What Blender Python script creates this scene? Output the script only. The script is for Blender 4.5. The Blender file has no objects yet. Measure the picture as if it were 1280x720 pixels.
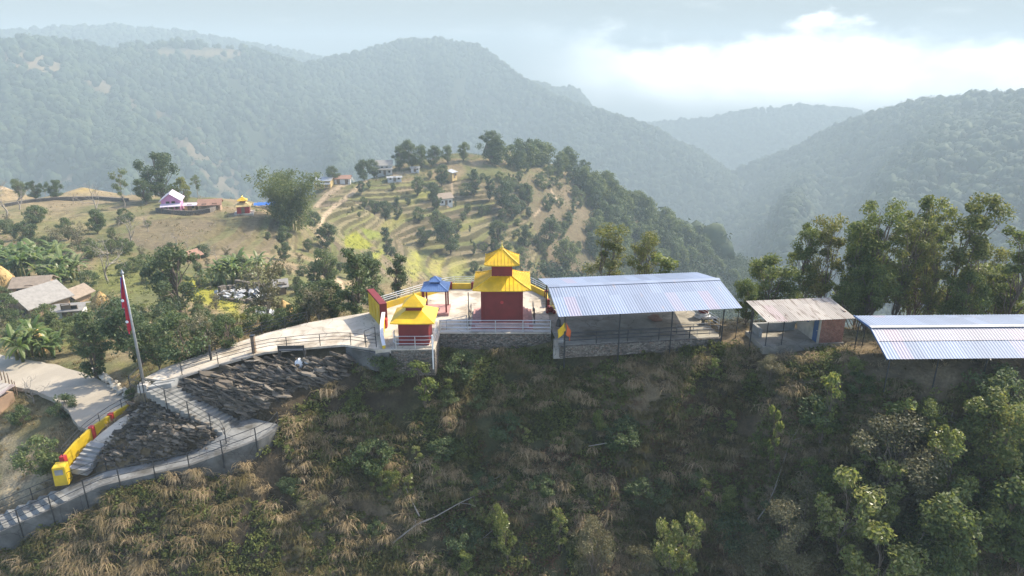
import bpy, bmesh, math, random
import numpy as np
from mathutils import Vector

R = math.radians
SC = bpy.context.scene
COL = SC.collection
rng = np.random.default_rng(7)
random.seed(7)

# ------------------------------------------------------------------ camera, sky, sun, exposure
CAM_Z, PITCH, FPX = 20.0, R(19.0), 853.33
cam_data = bpy.data.cameras.new('camera')
cam_data.lens, cam_data.sensor_width = 24.0, 36.0
cam_data.clip_start, cam_data.clip_end = 0.5, 20000
cam = bpy.data.objects.new('camera', cam_data)
COL.objects.link(cam)
cam.location = (0, 0, CAM_Z)
cam.rotation_euler = (R(90) - PITCH, 0, 0)
SC.camera = cam

SUN_AZ, SUN_EL = R(57), R(45)              # azimuth from +Y towards +X
sun_data = bpy.data.lights.new('sun', 'SUN')
sun_data.energy, sun_data.angle = 2.7, R(0.55)
sun_data.color = (1.0, 0.90, 0.74)
sun = bpy.data.objects.new('sun', sun_data)
COL.objects.link(sun)
sd = Vector((math.sin(SUN_AZ) * math.cos(SUN_EL), math.cos(SUN_AZ) * math.cos(SUN_EL), math.sin(SUN_EL)))
sun.rotation_euler = sd.to_track_quat('Z', 'Y').to_euler()
sun.location = (60, 60, 120)

SC.view_settings.view_transform = 'Standard'
SC.view_settings.look = 'None'
SC.view_settings.exposure = 1.52
SC.view_settings.gamma = 1.0
SC.cycles.use_adaptive_sampling = False
SC.view_settings.use_curve_mapping = False
HAZE_DENSITY = 0.00054


def build_world():
    w = bpy.data.worlds.new('World')
    SC.world = w
    w.use_nodes = True
    nt = w.node_tree
    N, L = nt.nodes, nt.links
    bg = N['Background']
    bg.inputs['Strength'].default_value = 0.15
    sky = N.new('ShaderNodeTexSky')
    sky.sky_type = 'NISHITA'
    sky.sun_disc = False
    sky.sun_elevation, sky.sun_rotation = SUN_EL, SUN_AZ
    sky.altitude, sky.air_density, sky.dust_density, sky.ozone_density = 1200, 0.85, 4.5, 0.8
    tc = N.new('ShaderNodeTexCoord')
    sep = N.new('ShaderNodeSeparateXYZ')
    L.new(tc.outputs['Generated'], sep.inputs[0])

    def math_(op, a, b=None, clamp=False):
        n = N.new('ShaderNodeMath')
        n.operation, n.use_clamp = op, clamp
        for i, v in enumerate((a, b)):
            if v is None:
                continue
            if isinstance(v, (int, float)):
                n.inputs[i].default_value = v
            else:
                L.new(v, n.inputs[i])
        return n.outputs[0]

    def smooth(v, a, b):
        n = N.new('ShaderNodeMapRange')
        n.interpolation_type = 'SMOOTHSTEP'
        L.new(v, n.inputs[0])
        n.inputs[1].default_value, n.inputs[2].default_value = a, b
        return n.outputs[0]

    def noise(scale, detail, zs, off=0.0):
        mp = N.new('ShaderNodeMapping')
        mp.inputs['Scale'].default_value = (1, 1, zs)
        mp.inputs['Location'].default_value = (off, off * 0.7, off * 0.3)
        L.new(tc.outputs['Generated'], mp.inputs[0])
        n = N.new('ShaderNodeTexNoise')
        n.inputs['Scale'].default_value, n.inputs['Detail'].default_value = scale, detail
        n.inputs['Roughness'].default_value = 0.58
        L.new(mp.outputs[0], n.inputs['Vector'])
        return n.outputs[0]

    def mix(fac, a, b):
        n = N.new('ShaderNodeMix')
        n.data_type = 'RGBA'
        L.new(fac, n.inputs[0])
        for i, v in ((6, a), (7, b)):
            if isinstance(v, tuple):
                n.inputs[i].default_value = (*v, 1)
            else:
                L.new(v, n.inputs[i])
        return n.outputs[2]

    z = sep.outputs[2]
    # pale dusty air towards and below the horizon
    low = smooth(z, 0.24, 0.05)
    base = mix(low, sky.outputs[0], (1.22, 1.42, 1.47))
    # a long cloud bank to the north east, with torn upper edge
    n1, n2 = noise(5.0, 8, 2.2), noise(14.0, 7, 1.6, 3.1)
    lumps = math_('ADD', math_('MULTIPLY', math_('SUBTRACT', n1, 0.5), 0.16), math_('MULTIPLY', math_('SUBTRACT', n2, 0.5), 0.05))
    top = math_('SUBTRACT', z, math_('ADD', lumps, 0.022))
    bank = smooth(top, 0.012, -0.022)
    east = smooth(sep.outputs[0], -0.02, 0.28)
    fade = smooth(z, -0.085, -0.02)
    fac = math_('MULTIPLY', math_('MULTIPLY', bank, east), math_('ADD', math_('MULTIPLY', fade, 0.82), 0.1))
    fac = math_('MULTIPLY', fac, math_('ADD', math_('MULTIPLY', smooth(n2, 0.3, 0.62), 0.35), 0.65))
    c1 = mix(fac, base, (11.5, 11.6, 11.5))
    # thin torn wisps elsewhere
    n3 = noise(7.0, 9, 4.5, 5.7)
    w2 = math_('MULTIPLY', math_('MULTIPLY', smooth(n3, 0.56, 0.78), smooth(z, -0.05, 0.03)), math_('MULTIPLY', smooth(z, 0.25, 0.05), 0.3))
    c2 = mix(w2, c1, (3.4, 3.5, 3.5))
    L.new(c2, bg.inputs[0])


build_world()

# ------------------------------------------------------------------ placing helpers (pixel of the 1280x720 photograph -> place)
CP, SP = math.cos(PITCH), math.sin(PITCH)


def ray(x, y):
    a, b = (x - 640) / FPX, (360 - y) / FPX
    return np.array([a, CP + b * SP, -SP + b * CP])


def at(x, y, z):
    d = ray(x, y)
    return np.array([0, 0, CAM_Z]) + d * (z - CAM_Z) / d[2]


def at_depth(x, y, Y):
    d = ray(x, y)
    return np.array([0, 0, CAM_Z]) + d * Y / d[1]


def project(X, Y, Z):
    zz = Z - CAM_Z
    dep = Y * CP - zz * SP
    return 640 + FPX * X / dep, 360 - FPX * (Y * SP + zz * CP) / dep, dep


def sstep(a, b, v):
    t = np.clip((v - a) / (b - a), 0, 1)
    return t * t * (3 - 2 * t)


def hash2(i, j, s=0):
    n = (i.astype(np.int64) * 374761393 + j.astype(np.int64) * 668265263 + s * 974634777) & 0x7fffffff
    n = ((n ^ (n >> 13)) * 1274126177) & 0x7fffffff
    return ((n ^ (n >> 16)) & 0xffff) / 65535.0


def vnoise(x, y, s=0):
    xi, yi = np.floor(x), np.floor(y)
    fx, fy = x - xi, y - yi
    fx, fy = fx * fx * (3 - 2 * fx), fy * fy * (3 - 2 * fy)
    a, b = hash2(xi, yi, s), hash2(xi + 1, yi, s)
    c, d = hash2(xi, yi + 1, s), hash2(xi + 1, yi + 1, s)
    return (a * (1 - fx) + b * fx) * (1 - fy) + (c * (1 - fx) + d * fx) * fy


def fbm(x, y, s=0, o=4):
    v, a, t = 0, 0.5, 0
    for k in range(o):
        v = v + a * vnoise(x * 2 ** k, y * 2 ** k, s + k * 17)
        t += a
        a *= 0.5
    return v / t


def in_poly(px, py, poly):
    c = np.zeros(np.shape(px), bool)
    n = len(poly)
    for i in range(n):
        x1, y1 = poly[i]
        x2, y2 = poly[(i + 1) % n]
        if y1 == y2:
            continue
        k = ((y1 > py) != (y2 > py)) & (px < (x2 - x1) * (py - y1) / (y2 - y1) + x1)
        c ^= k
    return c


def line_dist(px, py, pts, close=False):
    d = np.full(np.shape(px), 1e9)
    z = np.zeros(np.shape(px))
    s = np.zeros(np.shape(px))
    acc = 0
    seq = list(pts) + ([pts[0]] if close else [])
    for a, b in zip(seq[:-1], seq[1:]):
        dx, dy = b[0] - a[0], b[1] - a[1]
        l2 = dx * dx + dy * dy + 1e-9
        t = np.clip(((px - a[0]) * dx + (py - a[1]) * dy) / l2, 0, 1)
        dd = np.hypot(px - a[0] - t * dx, py - a[1] - t * dy)
        k = dd < d
        d = np.where(k, dd, d)
        if len(a) > 2:
            z = np.where(k, a[2] + t * (b[2] - a[2]), z)
        s = np.where(k, acc + t * math.sqrt(l2), s)
        acc += math.sqrt(l2)
    return d, z, s


# ------------------------------------------------------------------ the land: heights
CTRL = []
for x, y, z in [
    # crest and foot of the foreground slope
    (545, 439, -1.25), (620, 436, -1.25), (690, 438, -1.2), (760, 440, -.9), (840, 437, -.8), (905, 432, -.5), (950, 440, -.5),
    (1010, 442, -.4), (1070, 440, -.2), (1090, 470, -.1), (1160, 492, -.2), (1280, 494, -.2), (480, 443, -.85), (430, 442, -1.0), (455, 452, -1.5), (390, 470, -2.3),
    (440, 500, -3.7), (340, 500, -3.2), (355, 545, -5.0),
    (620, 500, -3.9), (620, 600, -8.3), (620, 720, -13.2), (500, 600, -8.2), (500, 720, -13.0), (800, 500, -3.7), (800, 600, -8.3), (800, 720, -13.2),
    (950, 500, -2.9), (950, 600, -7.4), (950, 720, -12.0), (1100, 560, -3.8), (1100, 640, -7.4), (1100, 720, -11.0), (1260, 560, -3.4), (1260, 640, -6.6), (1260, 720, -9.9),
    (380, 560, -5.9), (380, 640, -9.2), (380, 720, -12.4), (262, 606, -6.9), (260, 660, -9.0), (260, 720, -11.2), (140, 636, -8.3), (140, 720, -11.2), (20, 676, -10.1), (20, 720, -11.6),
    # mound inside the bend of the steps
    (215, 510, -3.0), (190, 540, -4.3), (230, 560, -5.0), (170, 560, -5.4), (150, 545, -5.2), (280, 560, -5.3), (120, 575, -6.4),
    # rock under the plaza edge
    (250, 478, -2.0), (300, 466, -1.7), (330, 470, -2.0), (280, 500, -3.2), (330, 520, -4.5),
    # roadside
    (150, 520, -5.3), (95, 515, -5.5), (0, 480, -6.3), (0, 445, -6.3), (70, 457, -5.8), (150, 495, -5.2), (122, 470, -5.2), (170, 470, -4.4), (205, 462, -2.4),
    (60, 530, -6.6), (20, 560, -7.6), (50, 590, -8.0), (0, 620, -9.2), (20, 520, -6.8), (0, 500, -6.7),
    # shoulder behind the plaza
    (240, 440, -2.6), (330, 405, -3.2), (300, 410, -4.4), (200, 430, -5.6), (40, 430, -7.5), (100, 420, -8.2), (250, 410, -7.0),
    (460, 390, -1.2), (430, 385, -4.0), (500, 350, -6.5),
    # village shelf and fields on the left
    (50, 380, -14), (0, 360, -14.5), (120, 375, -14), (120, 330, -16.5), (20, 320, -17), (20, 290, -18.5), (100, 290, -18.5), (20, 270, -20.5), (100, 250, -21),
    (230, 335, -17), (230, 300, -17.5), (217, 264, -18.5), (300, 270, -18), (340, 268, -19), (100, 234, -23), (0, 232, -24), (200, 245, -21), (280, 248, -22),
    (310, 375, -13.5), (360, 382, -12.5), (380, 340, -19), (340, 330, -17.5), (420, 330, -27), (400, 300, -25), (370, 285, -22.5), (440, 362, -16.5), (400, 395, -9),
    # terraced hill across the saddle
    (408, 229, -30), (480, 215, -31), (560, 202, -31), (600, 194, -32), (650, 200, -33), (700, 208, -38), (440, 250, -29), (450, 300, -36), (500, 300, -42), (500, 262, -37),
    (560, 337, -47), (570, 280, -42), (570, 250, -38), (640, 320, -49), (640, 280, -45), (650, 240, -38), (720, 330, -63), (720, 280, -54), (730, 235, -45), (770, 255, -55), (800, 335, -82),
    (820, 275, -70), (880, 312, -95), (930, 328, -112), (500, 330, -40),
    ]:
    p = at(x, y, z)
    CTRL.append((p[0], p[1], z))
CTRL += [  # ground that the photograph hides, and ground outside the frame
    (-4, 62, -6), (-4, 75, -14), (-4, 100, -27), (0, 150, -45), (8, 62, -7), (10, 75, -16), (12, 110, -40), (15, 160, -66), (10, 58, -2.5), (22, 53, -1.2), (16, 52, -.8), (26, 49, -.6),
    (22, 62, -7), (30, 52, -1.6), (36, 46, -.4), (42, 44, -.4), (36, 54, -4), (48, 48, -2), (40, 70, -18), (60, 60, -14), (50, 110, -55), (80, 90, -50), (60, 180, -110), (100, 150, -105),
    (120, 240, -150), (75, 250, -120), (120, 300, -140), (180, 300, -180), (20, 41, -.8), (30, 39.4, .3), (34, 42, .2), (29, 46, .1), (45, 38, .2),
    (13, 47.2, -.35), (8, 47, -.4), (4, 46.6, -.5), (16.6, 47.6, -.2), (18, 46.4, -.15), (20, 49.5, -.3),
    (0, 50, -.6), (-5, 54, -.6), (-8, 50, -.5), (-4, 59, -2.5), (-9, 57, -2.8), (-14, 54, -1.8), (-18, 53, -3), (4, 58, -2),
    (0, 26, -22), (0, 14, -33), (-20, 26, -19), (-20, 14, -28), (-40, 26, -18), (20, 25, -15), (20, 13, -28), (42, 26, -9), (45, 13, -22), (-60, 20, -22), (-60, 35, -14), (60, 30, -6), (75, 40, -12), (75, 15, -26), (-75, 50, -11),
    (-100, 80, -15), (-140, 130, -18), (-200, 180, -24), (-230, 240, -40), (-160, 225, -30), (-100, 235, -34), (-60, 245, -40), (-90, 330, -120), (-180, 330, -140), (-260, 320, -150),
    (-20, 370, -75), (-60, 340, -60), (-40, 440, -160), (50, 450, -130), (120, 480, -155), (180, 460, -170), (150, 330, -150), (200, 400, -175), (-320, 200, -60), (-320, 60, -40), (200, 60, -90), (200, 160, -170), (280, 260, -190), (150, 20, -60), (-160, 20, -40),
]
CTRL += [(-18.74, 38.5, -5.95), (-21.08, 37.95, -6.6), (-23.8, 37.55, -7.05), (-26.53, 37.05, -7.5), (-29.3, 36.2, -8.65), (-32.94, 35.6, -10.1), (-37.5, 35.0, -11.9)]
CTRL = np.array(CTRL, float)


def mq(d2):
    return np.sqrt(d2 + 9.0)


def solve_land():
    n = len(CTRL)
    X, Y, Z = CTRL.T
    A = mq((X[:, None] - X) ** 2 + (Y[:, None] - Y) ** 2) + np.eye(n) * -0.6
    M = np.zeros((n + 3, n + 3))
    M[:n, :n] = A
    M[:n, n], M[:n, n + 1], M[:n, n + 2] = 1, X / 100, Y / 100
    M[n:, :n] = M[:n, n:].T
    return np.linalg.solve(M, np.concatenate([Z, [0, 0, 0]]))


LAND = solve_land()

RIDGES = [  # far ridges: (x px, y px, distance) -> polyline, and the slope below it
    ([(-420, 60, 700), (-200, 50, 760), (0, 52, 820), (60, 55, 850), (130, 62, 870), (230, 56, 900), (300, 62, 930), (380, 84, 960), (440, 72, 1000), (500, 56, 1040), (550, 53, 1060), (600, 62, 1060),
      (650, 100, 1020), (690, 124, 990), (740, 140, 960), (800, 160, 930), (850, 188, 900), (900, 225, 860), (950, 270, 820)], 0.50),
    ([(1750, 60, 560), (1500, 80, 640), (1380, 100, 700), (1280, 124, 740), (1230, 124, 770), (1190, 130, 800), (1150, 131, 820), (1090, 148, 850), (1040, 166, 880), (990, 190, 900), (930, 212, 930), (880, 236, 950), (840, 262, 940)], 0.52),
    ([(560, 190, 1500), (700, 165, 1520), (830, 158, 1520), (890, 152, 1520), (940, 142, 1520), (1000, 137, 1520), (1050, 142, 1520), (1110, 152, 1520), (1250, 160, 1500), (1500, 150, 1450)], 0.45),
    ([(-200, 48, 1350), (40, 44, 1350), (90, 41, 1350), (160, 40, 1350), (230, 46, 1350), (420, 80, 1350)], 0.5),
]
FARTHER = 2.0
RIDGE_XYZ = []
for pts, sl in RIDGES:
    q = []
    for x, y, D in pts:
        d = ray(x, y)
        d = d / math.hypot(d[0], d[1]) * D * FARTHER
        q.append((d[0], d[1], CAM_Z + d[2]))
    RIDGE_XYZ.append((q, sl))

PADS = []          # (polygon, plane z function) the land is kept just under these
TERR_POLY = [(380, 360), (405, 300), (400, 255), (440, 235), (520, 225), (560, 222), (640, 230), (660, 270), (690, 330), (650, 350), (560, 350), (470, 345)]
TERR_POLY2 = [(150, 300), (190, 268), (290, 272), (345, 272), (420, 278), (380, 315), (300, 318), (215, 322)]


def land_raw(X, Y):
    X, Y = np.asarray(X, float), np.asarray(Y, float)
    sh = X.shape
    x, y = X.ravel(), Y.ravel()
    out = np.empty(x.shape)
    n = len(CTRL)
    for i in range(0, len(x), 20000):
        a, b = x[i:i + 20000], y[i:i + 20000]
        k = mq((a[:, None] - CTRL[:, 0]) ** 2 + (b[:, None] - CTRL[:, 1]) ** 2)
        out[i:i + 20000] = k @ LAND[:n] + LAND[n] + LAND[n + 1] * a / 100 + LAND[n + 2] * b / 100
    return out.reshape(sh)


def smax(a, b, k):
    h = np.clip(0.5 + 0.5 * (a - b) / k, 0, 1)
    return b * (1 - h) + a * h + k * h * (1 - h)


def height(X, Y):
    X, Y = np.asarray(X, float), np.asarray(Y, float)
    h = land_raw(X, Y)
    r = np.hypot(X, Y)
    # terraces cut into the slopes beyond the saddle
    px, py, dep = project(X, np.maximum(Y, 5), h)
    tw = np.zeros(h.shape)
    for poly, st in ((TERR_POLY, 1.25), (TERR_POLY2, .9)):
        d, _, _ = line_dist(px, py, poly, True)
        w = np.where(in_poly(px, py, poly), sstep(0, 14, d), 0)
        hh = h + (fbm(X / 38, Y / 38, 3, 2) - .5) * 2.6
        q = hh / st
        f = q - np.floor(q)
        t = st * (np.floor(q) + sstep(.64, .96, f)) - (hh - h)
        h = h * (1 - w) + t * w
        tw = np.maximum(tw, w)
    # general roughness, stronger with distance
    h = h + (fbm(X / 9, Y / 9, 5, 4) - .5) * np.clip((r - 58) / 60, 0, 1) * 1.6 * (1 - .9 * tw)
    near = np.clip((47 - Y) / 6, 0, 1) * np.clip((60 - r) / 10, 0, 1)
    h = h + ((fbm(X / 3.2, Y / 3.2, 9, 4) - .5) * 2.3 + (fbm(X / .7, Y / .7, 29, 2) - .5) * .35) * near
    w = (1 - sstep(450, 560, Y)) * (1 - sstep(250, 340, np.abs(X))) * sstep(-60, -10, Y)
    h = h * w + (-185 - 290 * sstep(480, 1300, r) + (fbm(X / 160, Y / 160, 21, 3) - .5) * 40) * (1 - w)
    fb = (Y > 230)
    if fb.any():
        x2, y2, hf = X[fb], Y[fb], h[fb]
        for k, (pts, sl) in enumerate(RIDGE_XYZ):
            d, z, s = line_dist(x2, y2, pts)
            s = np.arctan2(x2, y2) * 1500
            gul = (fbm(s / 185 + k * 7.3, d / 640, 31 + k, 3) - .66) * np.minimum(d, 460) * .75
            hr = z - sl * .86 * (np.sqrt(d * d + 1600) - 40) + gul + (fbm(x2 / 70, y2 / 70, 41, 3) - .5) * 21 * sstep(8, 90, d)
            hf = smax(hf, hr, 10)
        h = h.copy()
        h[fb] = hf
    nb = (Y > 34) & (Y < 68) & (X > -72) & (X < 28)
    if nb.any():
        x2, y2, hn = X[nb], Y[nb], h[nb]
        for poly, fz, m in PADS:
            P = np.array([q[:2] for q in poly])
            c = (x2 > P[:, 0].min() - m) & (x2 < P[:, 0].max() + m) & (y2 > P[:, 1].min() - m) & (y2 < P[:, 1].max() + m)
            if not c.any():
                continue
            xa, ya, ha = x2[c], y2[c], hn[c]
            d, _, _ = line_dist(xa, ya, poly, True)
            d = np.where(in_poly(xa, ya, poly), 0, d)
            w = 1 - sstep(0, m, d)
            hn[c] = np.where(w > 0, ha * (1 - w) + np.minimum(ha, fz(xa, ya)) * w, ha)
        h = h.copy()
        h[nb] = hn
    return h


def plane_from(pts):
    A = np.array([(p[0], p[1], 1) for p in pts])
    c, *_ = np.linalg.lstsq(A, np.array([p[2] for p in pts]), rcond=None)
    return lambda X, Y: c[0] * X + c[1] * Y + c[2]


_T = 24 * 1.011 ** np.arange(440)


def ground_at(x, y):
    """where the ray of a pixel meets the land"""
    d = ray(x, y)
    d = d / math.hypot(d[0], d[1])
    X, Y = d[0] * _T, d[1] * _T
    gap = CAM_Z + d[2] * _T - height(X, Y)
    k = np.nonzero(gap < 0)[0]
    i = k[0] if len(k) else len(_T) - 1
    i = max(i, 1)
    a = gap[i - 1] / (gap[i - 1] - gap[i] + 1e-9)
    t = _T[i - 1] + (_T[i] - _T[i - 1]) * np.clip(a, 0, 1)
    return np.array([d[0] * t, d[1] * t, float(height(np.array([d[0] * t]), np.array([d[1] * t]))[0])])


def ground_mid(x, y):
    """the same for things on this side of the valley: steps down the picture until the ray lands before it"""
    for _ in range(30):
        p = ground_at(x, y)
        if math.hypot(p[0], p[1]) < 400 and p[2] > -150:
            break
        y += 1.5
    return p


def h1(X, Y):
    return float(height(np.array([X]), np.array([Y]))[0])


# ------------------------------------------------------------------ materials
def nodes_of(name):
    m = bpy.data.materials.new(name)
    m.use_nodes = True
    nt = m.node_tree
    return m, nt.nodes, nt.links, nt.nodes['Principled BSDF']


def ramp(N, stops):
    r = N.new('ShaderNodeValToRGB')
    e = r.color_ramp.elements
    while len(e) < len(stops):
        e.new(0.5)
    for el, (p, c) in zip(e, stops):
        el.position, el.color = p, (*c, 1)
    return r


def tex_noise(N, L, scale, detail=4, stretch=(1, 1, 1), rough=.6, coord='Object'):
    tc = N.new('ShaderNodeTexCoord')
    mp = N.new('ShaderNodeMapping')
    mp.inputs['Scale'].default_value = stretch
    L.new(tc.outputs[coord], mp.inputs[0])
    n = N.new('ShaderNodeTexNoise')
    n.inputs['Scale'].default_value, n.inputs['Detail'].default_value, n.inputs['Roughness'].default_value = scale, detail, rough
    L.new(mp.outputs[0], n.inputs['Vector'])
    return n.outputs[0]


def add_bump(N, L, b, height_out, strength, dist):
    bp = N.new('ShaderNodeBump')
    bp.inputs['Strength'].default_value, bp.inputs['Distance'].default_value = strength, dist
    L.new(height_out, bp.inputs['Height'])
    L.new(bp.outputs[0], b.inputs['Normal'])


def surf(name, col, rough=.85, var=.25, scale=2.5, bump=.3, metal=0.0, dirt=None, stretch=(1, 1, 1), bscale=14):
    """painted / plastered / stony surface with blotches, wear and small bumps"""
    m, N, L, b = nodes_of(name)
    c = np.array(col)
    n = tex_noise(N, L, scale, 6, stretch)
    stops = [(.28, tuple(c * (1 - var))), (.62, tuple(np.minimum(c * (1 + var * .5), .95)))]
    if dirt:
        stops = [(.22, dirt)] + [(.42, stops[0][1]), (.66, stops[1][1])]
    r = ramp(N, stops)
    L.new(n, r.inputs[0])
    L.new(r.outputs[0], b.inputs['Base Color'])
    b.inputs['Roughness'].default_value, b.inputs['Metallic'].default_value = rough, metal
    if bump:
        add_bump(N, L, b, tex_noise(N, L, bscale, 5, stretch), bump, .03)
    return m


def cracked(m, size=2.2, width=.012, dark=.45):
    """adds joints and hairline cracks to a concrete surface"""
    nt = m.node_tree
    N, L, b = nt.nodes, nt.links, nt.nodes['Principled BSDF']
    old = b.inputs['Base Color'].links[0].from_socket
    tc = N.new('ShaderNodeTexCoord')
    v = N.new('ShaderNodeTexVoronoi')
    v.feature = 'DISTANCE_TO_EDGE'
    v.inputs['Scale'].default_value = 1 / size
    nz = N.new('ShaderNodeTexNoise')
    nz.inputs['Scale'].default_value = 1.7
    L.new(tc.outputs['Object'], nz.inputs['Vector'])
    ad = N.new('ShaderNodeVectorMath')
    ad.operation = 'MULTIPLY_ADD'
    L.new(nz.outputs['Color'], ad.inputs[0])
    ad.inputs[1].default_value = (.6, .6, .6)
    L.new(tc.outputs['Object'], ad.inputs[2])
    L.new(ad.outputs[0], v.inputs['Vector'])
    r = ramp(N, [(0, (dark,) * 3), (width, (1, 1, 1))])
    L.new(v.outputs['Distance'], r.inputs[0])
    st = tex_noise(N, L, .45, 6)
    r2 = ramp(N, [(.36, (.58, .55, .50)), (.5, (1, 1, 1))])
    L.new(st, r2.inputs[0])
    prev = old
    for q in (r, r2):
        mx = N.new('ShaderNodeMix')
        mx.data_type, mx.blend_type = 'RGBA', 'MULTIPLY'
        mx.inputs[0].default_value = 1
        L.new(prev, mx.inputs[6])
        L.new(q.outputs[0], mx.inputs[7])
        prev = mx.outputs[2]
    L.new(prev, b.inputs['Base Color'])


def leaf_mat(name, cols, trans=.4, rough=.55, tree_var=.35, coarse=None):
    m, N, L, b = nodes_of(name)
    gi = N.new('ShaderNodeNewGeometry')
    oi = N.new('ShaderNodeObjectInfo')
    mx = N.new('ShaderNodeMath')
    mx.operation = 'MULTIPLY_ADD'
    L.new(oi.outputs['Random'], mx.inputs[0])
    mx.inputs[1].default_value = tree_var
    sc = N.new('ShaderNodeMath')
    sc.operation = 'MULTIPLY'
    L.new(gi.outputs['Random Per Island'], sc.inputs[0])
    sc.inputs[1].default_value = 1 - tree_var
    if coarse:
        nz = tex_noise(N, L, coarse, 2)
        mp = N.new('ShaderNodeMapRange')
        L.new(nz, mp.inputs[0])
        mp.inputs[1].default_value, mp.inputs[2].default_value = .32, .68
        L.new(mp.outputs[0], mx.inputs[0])
    L.new(sc.outputs[0], mx.inputs[2])
    r = ramp(N, [(i / (len(cols) - 1), c) for i, c in enumerate(cols)])
    L.new(mx.outputs[0], r.inputs[0])
    L.new(r.outputs[0], b.inputs['Base Color'])
    b.inputs['Roughness'].default_value = rough
    b.inputs['Specular IOR Level'].default_value = .35
    tr = N.new('ShaderNodeBsdfTranslucent')
    hs = N.new('ShaderNodeHueSaturation')
    hs.inputs['Hue'].default_value, hs.inputs['Saturation'].default_value, hs.inputs['Value'].default_value = .485, 1.1, 1.5
    L.new(r.outputs[0], hs.inputs['Color'])
    L.new(hs.outputs[0], tr.inputs[0])
    ms = N.new('ShaderNodeMixShader')
    ms.inputs[0].default_value = trans
    L.new(b.outputs[0], ms.inputs[1])
    L.new(tr.outputs[0], ms.inputs[2])
    L.new(ms.outputs[0], N['Material Output'].inputs[0])
    return m


def tint_mat(name, cols, trans=.25, rough=.8):
    """blades coloured by the tuft they belong to"""
    m, N, L, b = nodes_of(name)
    at_ = N.new('ShaderNodeAttribute')
    at_.attribute_name = 'tint'
    gi = N.new('ShaderNodeNewGeometry')
    mx = N.new('ShaderNodeMath')
    mx.operation = 'MULTIPLY_ADD'
    L.new(gi.outputs['Random Per Island'], mx.inputs[0])
    mx.inputs[1].default_value = .22
    L.new(at_.outputs['Fac'], mx.inputs[2])
    r = ramp(N, [(i / (len(cols) - 1), c) for i, c in enumerate(cols)])
    L.new(mx.outputs[0], r.inputs[0])
    L.new(r.outputs[0], b.inputs['Base Color'])
    b.inputs['Roughness'].default_value = rough
    b.inputs['Specular IOR Level'].default_value = .2
    tr = N.new('ShaderNodeBsdfTranslucent')
    L.new(r.outputs[0], tr.inputs[0])
    ms = N.new('ShaderNodeMixShader')
    ms.inputs[0].default_value = trans
    L.new(b.outputs[0], ms.inputs[1])
    L.new(tr.outputs[0], ms.inputs[2])
    L.new(ms.outputs[0], N['Material Output'].inputs[0])
    return m


def brick_mat(name, c1, c2, mortar, scale=1.0, bw=.24, rh=.085, rough=.9, ms=.012):
    m, N, L, b = nodes_of(name)
    tc = N.new('ShaderNodeTexCoord')
    # walls face X or Y: run the courses along x+y, height along z
    sp = N.new('ShaderNodeSeparateXYZ')
    L.new(tc.outputs['Object'], sp.inputs[0])
    ad = N.new('ShaderNodeMath')
    L.new(sp.outputs[0], ad.inputs[0])
    L.new(sp.outputs[1], ad.inputs[1])
    cb = N.new('ShaderNodeCombineXYZ')
    L.new(ad.outputs[0], cb.inputs[0])
    L.new(sp.outputs[2], cb.inputs[1])
    t = N.new('ShaderNodeTexBrick')
    t.inputs['Color1'].default_value, t.inputs['Color2'].default_value, t.inputs['Mortar'].default_value = (*c1, 1), (*c2, 1), (*mortar, 1)
    t.inputs['Scale'].default_value = scale
    t.inputs['Brick Width'].default_value, t.inputs['Row Height'].default_value, t.inputs['Mortar Size'].default_value = bw, rh, ms
    L.new(cb.outputs[0], t.inputs['Vector'])
    n = tex_noise(N, L, 5, 5)
    mx = N.new('ShaderNodeMix')
    mx.data_type, mx.blend_type = 'RGBA', 'MULTIPLY'
    mx.inputs[0].default_value = .75
    r = ramp(N, [(.3, (.45, .45, .45)), (.7, (1.1, 1.1, 1.1))])
    L.new(n, r.inputs[0])
    L.new(t.outputs[0], mx.inputs[6])
    L.new(r.outputs[0], mx.inputs[7])
    L.new(mx.outputs[2], b.inputs['Base Color'])
    b.inputs['Roughness'].default_value = rough
    add_bump(N, L, b, n, .5, .04)
    return m


def rubble_mat(name):
    m, N, L, b = nodes_of(name)
    tc = N.new('ShaderNodeTexCoord')
    mp = N.new('ShaderNodeMapping')
    mp.inputs['Scale'].default_value = (5.5, 5.5, 10.5)
    L.new(tc.outputs['Object'], mp.inputs[0])
    out = []
    for feat in ('F1', 'DISTANCE_TO_EDGE'):
        v = N.new('ShaderNodeTexVoronoi')
        v.feature = feat
        v.inputs['Scale'].default_value = 1.0
        L.new(mp.outputs[0], v.inputs['Vector'])
        out.append(v)
    sp = N.new('ShaderNodeSeparateColor')
    L.new(out[0].outputs['Color'], sp.inputs[0])
    r = ramp(N, [(0, (.075, .065, .052)), (.45, (.17, .145, .115)), (.8, (.25, .22, .18)), (1, (.20, .13, .09))])
    L.new(sp.outputs[0], r.inputs[0])
    e = ramp(N, [(.0, (0, 0, 0)), (.09, (1, 1, 1))])
    L.new(out[1].outputs['Distance'], e.inputs[0])
    mx = N.new('ShaderNodeMix')
    mx.data_type = 'RGBA'
    L.new(e.outputs[0], mx.inputs[0])
    mx.inputs[6].default_value = (.05, .045, .038, 1)
    L.new(r.outputs[0], mx.inputs[7])
    L.new(mx.outputs[2], b.inputs['Base Color'])
    b.inputs['Roughness'].default_value = .95
    add_bump(N, L, b, e.outputs[0], .8, .05)
    return m


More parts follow.
